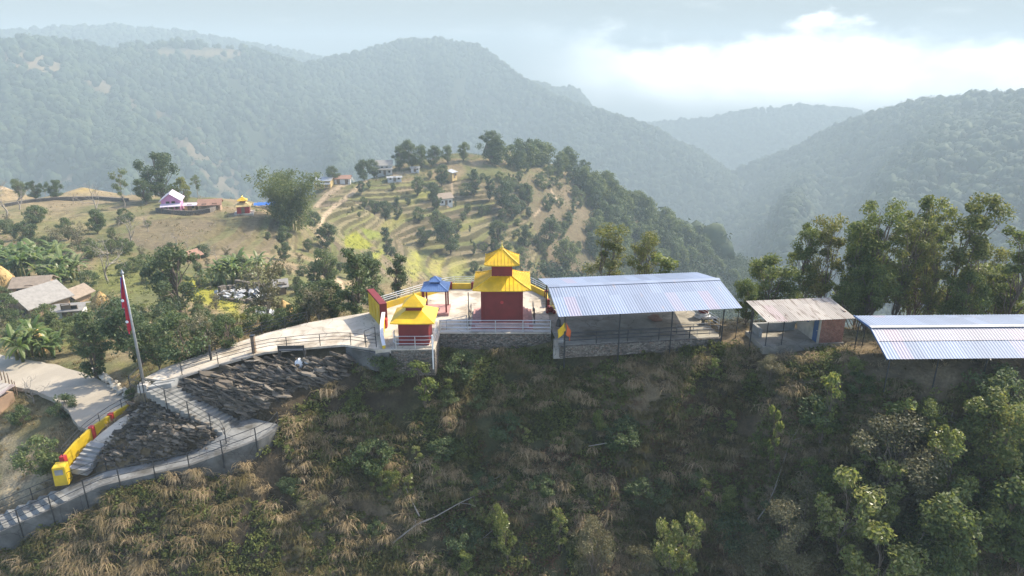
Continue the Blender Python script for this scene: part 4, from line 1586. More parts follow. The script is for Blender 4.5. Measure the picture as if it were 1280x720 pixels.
# gate wall: yellow outside, maroon end
g0, g1 = np.array((-11.5, 52.45)), np.array((-9.9, 49.15))
gd = (g1 - g0) / np.linalg.norm(g1 - g0)
gl = float(np.linalg.norm(g1 - g0))
gw = thing('gate_wall', 'thick yellow gate wall with maroon end facing the plaza', 'wall', (g0[0], g0[1], 0), math.atan2(gd[1], gd[0]))
MB().box(0, gl - .02, -.24, .2, -.6, 1.72).build('wall', M['yellow'], gw, bevel=.015)
MB().box(gl - .018, gl + .1, -.3, .26, -.6, 1.74).box(-.05, gl + .12, -.3, .26, 1.722, 1.86).build('end_pier', M['maroon'], gw, bevel=.01)
for k in range(3):
    x = .45 + k * 1.05
    MB().box(x, x + .7, -.285, -.243, .2, 1.35).build('arch_panel', M['gold' if False else 'yellow'], gw, bevel=.02)
wall_run('yellow_parapet', 'sloping yellow and white parapet stepping down in front of the gate wall', [(-9.86, 48.9, -.1), (-9.75, 47.4, -.1), (-9.5, 46.0, -.15), (-9.15, 44.75, -.2)], [1.25, .85, .6, .45], .2, M['yellow'], .9, cap='white')
tag(MB().box(-10.05, -9.6, 48.55, 49.0, -.3, .72).build('parapet_pier', M['red'], None, bevel=.015), 'red block at the foot of the gate wall', 'pier')

# lamp or canopy poles on the terrace
for (x, y, h, lab) in ((-3.35, 49.2, 2.7, 'tall dark pole at the left front corner of the main shrine'), (1.75, 49.5, 1.3, 'short dark pole at the right of the main shrine plinth')):
    t = thing('metal_pole', lab, 'pole', (x, y, 0))
    MB().tube([(0, 0, 0), (0, 0, h)], .035, 8).build('shaft', M['dark_metal'], t)
    MB().lathe([(.09, 0), (.09, .03), (.04, .06)], 10).build('base_plate', M['dark_metal'], t)
railing('handrail', 'low dark handrail left of the main shrine', [(-3.35, 49.25, 0), (-3.3, 51.6, 0)], .9, (.5, 1), M['dark_metal'], 1.2)
railing('handrail', 'thin handrail on the floor between small shrine and main shrine', [(-5.0, 48.3, 0), (-3.5, 49.2, 0)], .8, (1.0,), M['grey_metal'], 1.6)
railing('handrail', 'dark handrail along the right side of the main shrine', [(1.75, 49.6, 0), (1.7, 52.2, 0)], .9, (.5, 1), M['dark_metal'], 1.3)


# ------------------------------------------------------------------ sheet-metal roofs
def corrugated(A, B, Cc, D, pitch=.2, amp=.017, rows=3):
    """wavy sheet over the quad A-B (eave) to D-C (top); waves run up the slope"""
    A, B, Cc, D = (np.array(q, float) for q in (A, B, Cc, D))
    L = np.linalg.norm(B - A)
    n = int(L / pitch * 5)
    nrm = np.cross(B - A, D - A)
    nrm /= np.linalg.norm(nrm)
    v, f = [], []
    for j in range(rows + 1):
        t = j / rows
        for i in range(n + 1):
            s = i / n
            q = (A * (1 - s) + B * s) * (1 - t) + (D * (1 - s) + Cc * s) * t
            v.append(q + nrm * amp * math.sin(s * L / pitch * 6.2832))
    for j in range(rows):
        for i in range(n):
            a = j * (n + 1) + i
            f.append((a, a + 1, a + n + 2, a + n + 1))
    return MB().add(v, f)


# blue-roofed hall
hall = thing('open_hall', 'long open hall with pale blue gable roof on dark posts beside main shrine', 'shelter', (3.24, 44.36, 0), R(7.4))
LH, DH = 13.5, 8.6
ridge_z, eave_z = 3.42, 2.6
rf = corrugated((0, 0, eave_z), (LH, 0, eave_z), (LH, DH / 2, ridge_z), (0, DH / 2, ridge_z)).build('front_roof', M['blue_sheet'], hall, True)
corrugated((0, DH / 2, ridge_z), (LH, DH / 2, ridge_z), (LH, DH, eave_z), (0, DH, eave_z)).build('back_roof', M['blue_sheet'], hall, True)
MB().add([(-.02, DH / 2 - .28, ridge_z - .01), (LH + .02, DH / 2 - .28, ridge_z - .01), (LH + .02, DH / 2, ridge_z + .05), (-.02, DH / 2, ridge_z + .05), (-.02, DH / 2 + .28, ridge_z - .01), (LH + .02, DH / 2 + .28, ridge_z - .01)],
         [(0, 1, 2, 3), (3, 2, 5, 4)]).build('ridge_cap', M['blue_sheet'], hall)
for u in (.6, 4.6, 8.5, 12.4):
    MB().tube([(u, .55, -1.6), (u, .55, eave_z + .02)], .055, 8).build('post', M['dark_metal'], hall)
    MB().tube([(u, 8.0, -.2), (u, 8.0, eave_z + .02)], .055, 8).build('post', M['dark_metal'], hall)
    t = MB().bar((u, .3, eave_z - .03), (u, DH / 2, ridge_z - .1), .05, .08).bar((u, DH - .3, eave_z - .03), (u, DH / 2, ridge_z - .1), .05, .08).bar((u, .55, eave_z - .1), (u, 8.0, eave_z - .1), .05, .06)
    t.bar((u, DH / 2, eave_z - .1), (u, DH / 2, ridge_z - .12), .05, .05).bar((u, 2.3, eave_z - .1), (u, 3.3, ridge_z - .28), .04, .04).bar((u, 6.3, eave_z - .1), (u, 5.3, ridge_z - .28), .04, .04)
    t.build('roof_truss', M['dark_metal'], hall)
for v in (.35, 1.6, 2.9, 5.6, 6.9, 8.2):
    z = eave_z + (ridge_z - eave_z) * min(v, DH - v) / (DH / 2) - .055
    MB().bar((.1, v, z), (LH - .1, v, z), .05, .05).build('purlin', M['dark_metal'], hall)
hp = lambda u, v, z=0: (*hall_xy(u, v), z)
railing('dark_railing', 'black tube railing along the front of the blue roofed hall', [hp(.7, 1.05, -.02), hp(12.5, 1.05, -.02)], .92, (.35, .65, 1), M['dark_metal'], 2.35, .042, .032)
railing('dark_railing', 'low black rail behind the front railing inside the hall', [hp(1.2, 2.0, -.02), hp(9.5, 2.0, -.02)], .42, (1.0,), M['dark_metal'], 2.4, .02, .02)
railing('steel_railing', 'pale tube stair railing at the open right end of the hall', [hp(11.9, 6.2, 0), hp(12.6, 4.4, -.1), hp(13.1, 2.6, -.2)], 1.0, (.3, .55, .8, 1.0), M['steel'], 1.3, .03, .02)
railing('steel_railing', 'pale low rail across the right front of the hall floor', [hp(9.6, 2.3, 0), hp(12.3, 2.4, 0)], .55, (.5, 1.0), M['grey_metal'], 1.3, .025, .02)
railing('handrail', 'two pale bars leaning by the front rail at the right of the hall', [hp(9.9, 1.4, -.02), hp(11.9, 1.5, -.02)], .5, (1.0,), M['grey_metal'], 1.0, .02, .02)
p = at(878, 396, .0)
t = thing('altar_block', 'maroon altar block on a white round base in the hall', 'altar', (p[0], p[1], 0), R(7))
MB().lathe([(.62, 0), (.62, .16), (.5, .22), (.5, .4)], 18).build('base', M['white'], t)
MB().box(-.33, .33, -.33, .33, .402, 1.15).build('block', M['maroon'], t, bevel=.02)
p = at(886, 404, .0)
t = thing('bench', 'small black bench beside the maroon altar block', 'bench', (p[0], p[1], 0), R(12))
MB().box(-.6, .6, -.2, .2, .38, .44).build('seat', M['dark_metal'], t)
for s in (-.5, .5):
    MB().box(s - .04, s + .04, -.18, .18, 0, .378).build('leg', M['dark_metal'], t)
p = at(820, 399, .0)
t = MB()
for k in range(7):
    t.lathe([(.0, 0), (.3, 0), (.36, .05), (.25, .13), (0, .16)], 10, (random.uniform(-.4, .4), random.uniform(-.25, .25), k * .03))
o = t.build('blanket_pile', M['cloth_orange' if False else 'rust_roof'], None, True)
o.location = (p[0], p[1], 0)
tag(o, 'heap of rust-red blankets on the shaded hall floor', 'blankets')
# bell and cloths at the left end of the hall
p = at_depth(698.5, 402, 45.6)
t = thing('temple_bell', 'dark hanging bell at the left end of the blue roofed hall', 'bell', p, 0)
MB().lathe([(.23, -.34), (.235, -.3), (.19, -.2), (.16, 0), (.13, .14), (.05, .2), (.03, .26)], 16).build('body', M['brass'], t, True)
MB().tube([(0, 0, .24), (0, 0, 2.45 - p[2])], .015, 6).build('chain', M['dark_metal'], t)
MB().tube([(0, 0, -.1), (0, 0, -.42)], .02, 6).build('clapper', M['brass'], t)


def cloth(name, label, cat, a, b, drop, mat, sway=.12, n=10, taper=0.0):
    a, b = np.array(a, float), np.array(b, float)
    v, f = [], []
    for j in range(n + 1):
        for i in range(7):
            s, tt = i / 6, j / n
            s2 = s * (1 - taper * tt)
            q = a * (1 - s2) + b * s2
            v.append((q[0] + sway * math.sin(s * 9 + tt * 3) * tt, q[1] + sway * math.cos(s * 8 + tt * 2) * (.3 + tt) * .6, q[2] - drop * tt - .05 * math.sin(s * 3.14)))
    k = 7
    for j in range(n):
        for i in range(6):
            f.append((j * k + i, j * k + i + 1, j * k + k + i + 1, j * k + k + i))
    o = MB().add(v, f).build(name, mat, None, True)
    md = o.modifiers.new('thick', 'SOLIDIFY')
    md.thickness = .012
    return tag(o, label, cat)


u0 = at_depth(707, 405, 44.95)
cloth('hanging_cloth', 'yellow cloth tied to the left front post of the hall', 'cloth', (u0[0] - .55, u0[1], u0[2] - .45), (u0[0] - .03, u0[1], u0[2] + .18), .75, M['cloth_yellow'], .08, taper=-.2)
cloth('hanging_cloth', 'orange-red cloth hanging on the left front post of the hall', 'cloth', (u0[0] + .05, u0[1], u0[2] + .12), (u0[0] + .4, u0[1], u0[2] - .5), .8, M['cloth_orange'], .08)
p = at(688, 390, .0)
o = MB()
for k in range(9):
    o.lathe([(0, 0), (.14, .0), (.17, .12), (.1, .26), (0, .28)], 8, (random.uniform(-.3, .3), random.uniform(-.3, .3), .0 if k < 6 else .22))
o = o.build('offering_pots', M['maroon'], None, True)
o.location = (p[0], p[1], .0)
tag(o, 'cluster of small red pots between terrace and hall', 'pots')

# small brick shed with one sloping roof
shed = thing('brick_shed', 'small brick shed with worn grey sheet roof and open veranda', 'shed', (17.73, 44.06, 0), R(6.6))
corrugated((0, 0, 2.32), (6.62, 0, 2.3), (6.62, 3.5, 2.62), (0, 3.5, 2.62), .17, .016).build('roof', M['grey_sheet'], shed, True)
MB().box(.35, 6.5, .75, 3.7, -.5, .12).build('floor_slab', M['earth_floor'], shed, bevel=.01)
MB().box(4.62, 6.42, .9, 1.02, .12, 2.0).build('brick_wall', M['brick'], shed)
MB().box(4.6, 6.44, .88, 1.04, 2.003, 2.33).build('wall_band', M['blue_door'], shed)
MB().box(6.3, 6.42, 1.023, 3.6, .12, 2.46).build('side_wall', M['brick'], shed)
MB().box(4.45, 6.42, 3.603, 3.72, .12, 2.52).build('back_wall', M['plaster'], shed)
MB().box(4.45, 4.57, 1.6, 3.6, .12, 2.45).box(4.45, 4.57, .82, .95, .12, 2.28).box(4.45, 4.57, .953, 1.6, 1.95, 2.3).build('veranda_wall', M['plaster'], shed)
dr = MB().box(4.49, 4.53, .955, 1.597, .12, 1.945).build('door', M['blue_door'], shed)
MB().lathe([(0, 0), (.03, 0), (.03, .05), (0, .05)], 8, (4.46, 1.08, 1.0)).build('handle', M['steel'], dr)
w = MB().box(4.40, 4.447, 2.3, 3.1, 1.3, 2.0).build('window', M['dark_glass'], shed)
MB().box(4.38, 4.45, 2.22, 2.297, 1.25, 2.05).box(4.38, 4.45, 3.103, 3.18, 1.25, 2.05).box(4.38, 4.45, 2.3, 3.1, 2.003, 2.07).box(4.38, 4.45, 2.3, 3.1, 1.23, 1.297).box(4.37, 4.4, 2.68, 2.72, 1.3, 2.0).build('frame', M['blue_door'], w)
MB().box(.75, 4.1, 3.4, 3.62, .123, .8).box(.75, .97, 2.3, 3.397, .123, .8).build('low_wall', M['grey_concrete'], shed, bevel=.01)
for (u, v, z) in ((.55, .85, -.5), (1.75, .85, -.5), (.5, 3.3, -.3), (-.25, 1.6, -.6)):
    MB().tube([(u, v, z), (u, v, 2.36 + .08 * v)], .035, 7).build('post', M['dark_metal'], shed)
MB().bar((.2, .2, 2.26), (6.5, .2, 2.24), .06, .07).bar((.2, 3.2, 2.53), (6.5, 3.2, 2.53), .06, .07).build('purlin', M['dark_metal'], shed)
for (x, y, z, h, lab) in ((938, 415, -.15, 1.9, 'thin dark fence pole between hall and brick shed'), (919, 424, -.3, 2.1, 'dark pole standing just right of the hall'), (1076, 440, -.3, 2.2, 'dark pole by the right wall of the brick shed')):
    p = at(x, y, z)
    t = thing('metal_pole', lab, 'pole', p)
    MB().tube([(0, 0, -.3), (.03, 0, h)], .03, 7).build('shaft', M['dark_metal'], t)
    MB().lathe([(.03, h - .02), (.045, h), (.0, h + .04)], 8).build('cap', M['dark_metal'], t)

# second open hall at the right
A, B, Cc = at(1109, 449, 2.05), at(1087.6, 409, 3.05), at(1067, 394.5, 2.72)
hall2 = thing('open_hall', 'low open hall with pale blue metal roof running out of the right edge', 'shelter', (A[0], A[1], 0), 0)
a, b, c = np.zeros(3), B - A, Cc - A
for q in (a, b, c):
    q[2] += A[2]
LX = np.array([17.0, .35, 0])
mid = a * .46 + b * .54
corrugated(a, a + LX, mid + LX, mid, .2, .016).build('front_roof', M['blue_sheet'], hall2, True)
sheet2 = corrugated(mid + (0, 0, .03), mid + LX + (0, 0, .03), b + LX, b, .2, .016).build('upper_roof', sheet_mat('pale_roofing_sheets', (.31, .30, .325), .1, .68, (.34, .28, .26), .9, .08, .62), hall2, True)
corrugated(b, b + LX, c + LX, c, .2, .016).build('back_roof', M['blue_sheet'], hall2, True)
MB().bar(b + (0, 0, .03), b + LX + (0, 0, .03), .34, .03).build('ridge_cap', M['tin'], hall2)
for k in range(6):
    u = .35 + k * 3.05
    q = a + (c - a) * .06 + np.array([u, 0, 0])
    MB().tube([(q[0], q[1], -.4), (q[0], q[1], q[2] - .02)], .045, 7).build('post', M['dark_metal'], hall2)
    q = a + (c - a) * .95 + np.array([u, 0, 0])
    MB().tube([(q[0], q[1], -.4), (q[0], q[1], q[2] - .02)], .045, 7).build('post', M['dark_metal'], hall2)
    off = np.array([u, 0, -.09])
    MB().bar(a + off, b + off, .05, .07).bar(b + off, c + off, .05, .07).build('rafter', M['dark_metal'], hall2)
MB().bar(a + (.02, .02, -.02), b + (.02, 0, -.02), .06, .12).bar(b + (.02, 0, -.02), c + (.02, 0, -.02), .06, .12).build('barge_board', M['blue_door'], hall2)

# ------------------------------------------------------------------ steps, walkway, road
def strip_mesh(L, Rr, mat, name, down=.3):
    n = len(L)
    v = [tuple(p) for p in L] + [tuple(p) for p in Rr] + [(p[0], p[1], p[2] - down) for p in L] + [(p[0], p[1], p[2] - down) for p in Rr]
    f = []
    for i in range(n - 1):
        f += [(i, n + i, n + i + 1, i + 1), (i, i + 1, 2 * n + i + 1, 2 * n + i), (n + i + 1, n + i, 3 * n + i, 3 * n + i + 1), (2 * n + i, 2 * n + i + 1, 3 * n + i + 1, 3 * n + i)]
    f += [(0, 2 * n, 3 * n, n), (n - 1, 2 * n - 1, 4 * n - 1, 3 * n - 1)]
    return MB().add(v, f).build(name, mat)


def resample(P, n):
    P = np.array(P, float)
    s = np.concatenate([[0], np.cumsum(np.linalg.norm(np.diff(P, axis=0), axis=1))])
    return np.stack([np.interp(np.linspace(0, s[-1], n), s, P[:, k]) for k in range(3)], -1)


# road: slightly crowned, ragged edge
rl, rr_ = resample(ROAD_L, 60), resample(ROAD_R, 60)
rg = np.random.default_rng(3)
rl[:, :2] += rg.normal(size=(60, 2)) * .05
rr_[:, :2] += rg.normal(size=(60, 2)) * .05
tag(strip_mesh(rl, rr_, M['road'], 'road', .35), kind='structure')

# long flight from the flagpole down to the landing
st = MB()
A0, A1, B0, B1 = (np.array(q) for q in (*STAIR_A, *STAIR_B))
NS = 16
for i in range(NS):
    t0, t1 = i / NS, (i + 1.06) / NS
    z = A0[2] + (B0[2] - A0[2]) * (i + 1) / NS + .02
    a, b, c, d = A0 + (B0 - A0) * t0, A1 + (B1 - A1) * t0, A1 + (B1 - A1) * t1, A0 + (B0 - A0) * t1
    st.prism([a[:2], b[:2], c[:2], d[:2]][::-1], z - .5, z - .001 * i)
tag(st.build('stone_steps', M['worn_shaded_concrete'], None), 'long flight of pale concrete steps from flagpole down to the landing', 'stairs')
# three broad steps from the flight up to the plaza
st = MB()
p0 = np.array([-24.15, 42.35])
for i in range(3):
    o2 = np.array([.12, .42]) * i
    q = [np.array([-24.9, 41.9]) + o2, np.array([-23.6, 42.5]) + o2, np.array([-23.4, 43.1]) + o2, np.array([-24.8, 42.7]) + o2]
    st.prism([tuple(k) for k in q], -2.0, -1.6 + .06 * i)
tag(st.build('stone_steps', M['grey_concrete'], None), 'short broad steps between the long flight and the plaza', 'stairs')

# walkway along the slope with a row of shallow steps at its lower end
wn, wf = resample(WALK_N, 90), resample(WALK_F, 90)
k0 = int(90 * .58)
for i in range(k0, 90):
    j = k0 + ((i - k0) // 3) * 3
    wn[i, 2], wf[i, 2] = wn[j, 2], wf[j, 2]
tag(strip_mesh(wf, wn, M['worn_shaded_concrete'], 'walkway_path', .3), kind='structure')
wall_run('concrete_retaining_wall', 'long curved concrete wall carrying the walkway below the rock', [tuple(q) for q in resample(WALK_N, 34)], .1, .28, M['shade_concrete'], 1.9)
# lane of steps beside the yellow wall
LL, LR = resample([a for a, b in LANE], 40), resample([b for a, b in LANE], 40)
st = MB()
for i in range(6):
    t = .02 + i * .055
    j = int(t * 40)
    a, b = LL[j], LR[j]
    d = np.array([.05, .33])
    z = -6.42 + .17 * i
    st.prism([(a[0], a[1]), (b[0], b[1]), (b[0] + d[0], b[1] + d[1] + .25), (a[0] + d[0], a[1] + d[1] + .25)], z - .4, z)
tag(st.build('stone_steps', M['grey_concrete'], None), 'short flight of grey steps beside the yellow wall', 'stairs')
tag(strip_mesh(LL[14:] + (0, 0, .05), LR[14:] + (0, 0, .05), M['pale_concrete'], 'lane_pavement', .3), kind='structure')

# yellow wall with red piers by the road end
YW = [(-30.35, 39.9, -6.35), (-30.15, 41.2, -5.95), (-29.7, 42.4, -5.55), (-28.95, 43.6, -5.2), (-28.05, 44.7, -4.9), (-27.3, 45.4, -4.75)]
yw = wall_run('yellow_wall', 'curved bright yellow roadside wall with red piers above the lower steps', YW, .58, .2, M['yellow'], .8)
for q in (YW[0], YW[2], YW[3], YW[4]):
    MB().box(q[0] - .17, q[0] + .17, q[1] - .17, q[1] + .17, q[2] - .5, q[2] + .63).build('red_pier', M['red'], yw, bevel=.015)
gb = thing('yellow_block', 'yellow masonry block with grey plate at the foot of the yellow wall', 'gate block', (-30.0, 39.0, -6.6), R(14))
MB().box(-.42, .42, -.4, .4, -.6, .78, .03).build('block', M['yellow'], gb, bevel=.03)
MB().box(-.24, .24, -.41, -.37, .22, .6).build('plate', M['grey_concrete'], gb)
railing('dark_railing', 'thin dark rail on top of the yellow roadside wall', [(q[0], q[1], q[2] + .58) for q in YW], .62, (.5, 1), M['dark_metal'], 1.5, .025, .02, drop=.05)

railing('dark_railing', 'black railing along the front edge of the plaza above the rock', [(p[0], p[1] + .12, p[2] + .0) for p in PLAZA[:6]], .95, (.45, .72, 1), M['dark_metal'], 2.5, .03, .02)
railing('dark_railing', 'dark railing behind the plaza before the green bushes', [(-23.6, 45.75, -1.2), (-21.5, 47.5, -.95), (-19.4, 49.1, -.7), (-16.4, 50.9, -.5)], .95, (.45, .72, 1), M['dark_metal'], 1.7, .035, .02)
railing('dark_railing', 'short curved dark rail beside the small shrine steps', [(-10.6, 45.5, -.22), (-10.9, 46.3, -.25), (-10.2, 47.0, -.2)], .95, (.5, 1), M['dark_metal'], 1.0, .03, .02)
railing('dark_railing', 'tall black posts and rails on the near side of the long flight', [(-24.95, 41.45, -1.7), (-22.3, 41.1, -3.1), (-19.75, 40.65, -4.42), (-19.2, 40.0, -4.75)], 1.05, (.5, 1), M['dark_metal'], 1.9, .035, .02, drop=.9)
railing('dark_railing', 'long black railing along the curved walkway wall', [tuple(np.array(q) + (0, -.18, .1)) for q in WALK_N], 1.0, (.5, 1), M['dark_metal'], 2.3, .038, .022, drop=1.1)
railing('dark_railing', 'thin dark rail on the bank side of the lower walkway', [tuple(np.array(q) + (0, .15, 0)) for q in WALK_F[6:]], 1.0, (.5, 1), M['dark_metal'], 2.4, .03, .02)
t = thing('dark_post', 'thick dark wooden post standing on the plaza front edge', 'post', (-19.0, 46.05, -.85))
MB().box(-.13, .13, -.13, .13, -.2, 1.25).build('post', M['wood'], t, bevel=.02)
MB().box(-.16, .16, -.16, .16, 1.252, 1.36).build('cap', M['dark_metal'], t, bevel=.02)
t = thing('dark_post', 'short dark post near the black railing at the left of the plaza', 'post', (-21.9, 45.3, -1.15))
MB().box(-.07, .07, -.07, .07, -.2, 1.1).build('post', M['dark_metal'], t, bevel=.02)
MB().box(-.09, .09, -.09, .09, 1.102, 1.16).build('cap', M['dark_metal'], t, bevel=.02)

bp = at(366, 444, -.72)
t = thing('bench', 'dark slatted bench facing away on the plaza', 'bench', (bp[0], bp[1], -.72), R(2))
MB().box(-.95, .95, -.2, .2, .42, .47).build('seat', M['dark_metal'], t)
MB().box(-.95, .95, -.26, -.21, .62, .86).build('backrest', M['dark_metal'], t)
for s in (-.9, .9):
    MB().box(s - .04, s + .04, -.27, .2, 0, .42).box(s - .04, s + .04, -.3, -.262, 0, .9).build('leg', M['dark_metal'], t)

# flagpole with the crimson double pennant
fb = np.array([-25.35, 42.3, -1.6])
ft = at_depth(153, 343, 42.3)
fp = thing('flagpole', 'leaning grey flagpole with limp crimson double-pointed flag', 'flagpole', fb)
dv = ft - fb
MB().tube([(0, 0, -.2), dv * .5, dv], [.11, .085, .05], 10).build('pole', M['grey_metal'], fp, True)
MB().box(-.35, .35, -.35, .35, -.5, .12, .04).build('base', M['concrete'], fp, bevel=.02)
MB().lathe([(.0, 0), (.09, .03), (.11, .1), (.06, .2), (.01, .34)], 10, tuple(dv)).build('finial', M['grey_metal'], fp)
nj, ni = 26, 9
for part, (i0, i1), mt in (('flag', (0, 7), 'flag_red'), ('flag_border', (7, 8), 'flag_blue')):
    v, f = [], []
    for j in range(nj + 1):
        t = j / nj
        base = dv * (.985 - .44 * t)
        # hanging cloth gathers into folds; two pennants give two swellings
        wd = .62 * (t / .5 if t < .5 else .45 + .55 * (t - .5) / .5) * (1.0 if t < .93 else .85) + .05
        for i in range(i0, i1 + 1):
            s = i / 8
            v.append(tuple(base + np.array([-.06 - s * wd * .62, math.sin(s * 11 + t * 4) * .14 * (s + .1), -s * wd * .95 - .12 * t + .05 * math.sin(s * 13)])))
    k = i1 - i0 + 1
    for j in range(nj):
        for i in range(k - 1):
            f.append((j * k + i, j * k + i + 1, j * k + k + i + 1, j * k + k + i))
    o = MB().add(v, f).build(part, M[mt], fp, True)
    md = o.modifiers.new('thick', 'SOLIDIFY')
    md.thickness = .015
em = MB()
for t, s0 in ((.38, .55), (.8, .5)):
    base = dv * (.985 - .44 * t)
    wd = .5
    c = base + np.array([-.06 - s0 * wd * .62, -.17, -s0 * wd * .95 - .12 * t])
    em.lathe([(.0, -.012), (.1, -.012), (.1, .012), (0, .012)], 12)
    n = len(em.v)
    em.v[n - 48:n] = [(c[0] + x, c[1] + z, c[2] + y) for x, y, z in em.v[n - 48:n]]
em.build('flag_emblem', M['flag_white'], fp)
railing('dark_railing', 'small dark guard rail round the flagpole foot', [(-26.0, 43.2, -1.6), (-26.1, 41.7, -1.7), (-25.1, 41.3, -1.75)], .9, (.5, 1), M['dark_metal'], 1.2, .03, .02)


# ------------------------------------------------------------------ slate outcrop, stones
def slab(r, c, L, W, T, dirv, tilt, jit=.14):
    """an irregular tilted slate slab"""
    d = unit(np.array(dirv, float) + r.normal(size=3) * jit)
    n = unit(np.array(tilt, float) + r.normal(size=3) * jit * 1.5)
    s = unit(np.cross(n, d))
    n = unit(np.cross(d, s))
    k = r.integers(5, 8)
    v = []
    for zt in (-1, 1):
        for i in range(k):
            a = 6.283 * i / k
            rr2 = .7 + .5 * r.random()
            v.append(c + d * math.cos(a) * L * rr2 * .5 + s * math.sin(a) * W * rr2 * .5 + n * zt * T * .5 * (1 + .3 * r.normal()))
    f = [tuple(range(k - 1, -1, -1)), tuple(range(k, 2 * k))] + [(i, (i + 1) % k, k + (i + 1) % k, k + i) for i in range(k)]
    return v, f


def outcrop(name, label, poly, n, Lr, dirv, tilt, seed, sink=.1):
    r = np.random.default_rng(seed)
    P = np.array(poly, float)
    lo, hi = P.min(0), P.max(0)
    mb = MB()
    c = 0
    while c < n:
        q = lo + (hi - lo) * r.random(2)
        if not in_poly(np.array([q[0]]), np.array([q[1]]), poly)[0]:
            continue
        g = ground_at(q[0], q[1])
        L = Lr[0] + (Lr[1] - Lr[0]) * r.random() ** 2
        v, f = slab(r, g + np.array([0, -.1, sink * r.normal() + .02]), L, min(.6, L * (.28 + .4 * r.random())), .06 + .14 * r.random() ** 2, dirv, tilt, .17)
        mb.add(v, f)
        c += 1
    o = mb.build(name, M['rock'])
    return tag(o, label, 'rock')


tag(outcrop('rock_face', 'layered dark slate rock face under the plaza railing', [(225, 482), (258, 474), (320, 456), (345, 450), (440, 452), (430, 470), (380, 480), (335, 505), (318, 515), (275, 508), (240, 494)], 2000, (.3, 1.5), (.92, .05, -.36), (.34, .28, .9), 5, .24), kind='structure')
tag(outcrop('rock_face', 'dark broken rock mound inside the bend of the steps', [(185, 500), (225, 512), (265, 530), (285, 542), (270, 562), (240, 572), (130, 582), (125, 566), (150, 535), (168, 506)], 1000, (.15, .8), (.92, .05, -.2), (.2, .2, .95), 6, .15), kind='structure')
rgs = np.random.default_rng(8)
mb = MB()
for i in range(110):
    t = rgs.random()
    a = np.array(ROAD_L[4]) * (1 - t) + np.array(ROAD_L[7]) * t if t < .75 else np.array(ROAD_L[6]) + np.array([.4, .3, 0])
    c = a + np.array([.35 + .3 * rgs.random(), .5 * rgs.random(), .1 + .35 * rgs.random()])
    v, f = slab(rgs, c, .22 + .25 * rgs.random(), .2 + .15 * rgs.random(), .12 + .12 * rgs.random(), rgs.normal(size=3), rgs.normal(size=3))
    mb.add(v, f)
tag(mb.build('rubble_wall', M['plaster']), 'loose pale rubble stone bank along the road edge', 'stone wall')
for (x, y, s, lab) in ((374, 456, .42, 'larger white stone lying below the bench'), (384, 455, .34, 'smaller white stone lying below the bench')):
    g = ground_at(x, y + 3)
    v = []
    bm = bmesh.new()
    bmesh.ops.create_icosphere(bm, subdivisions=2, radius=s)
    for q in bm.verts:
        k = 1 + .22 * math.sin(q.co.x * 9 + x) * math.cos(q.co.z * 7)
        q.co = Vector((q.co.x * .75 * k, q.co.y * .7 * k, q.co.z * 1.05 * k))
    me = bpy.data.meshes.new('white_stone')
    bm.to_mesh(me)
    bm.free()
    me.materials.append(M['sack'])
    o = link('white_stone', me)
    o.location = (g[0], g[1], g[2] + s * .6)
    tag(o, lab, 'stone')
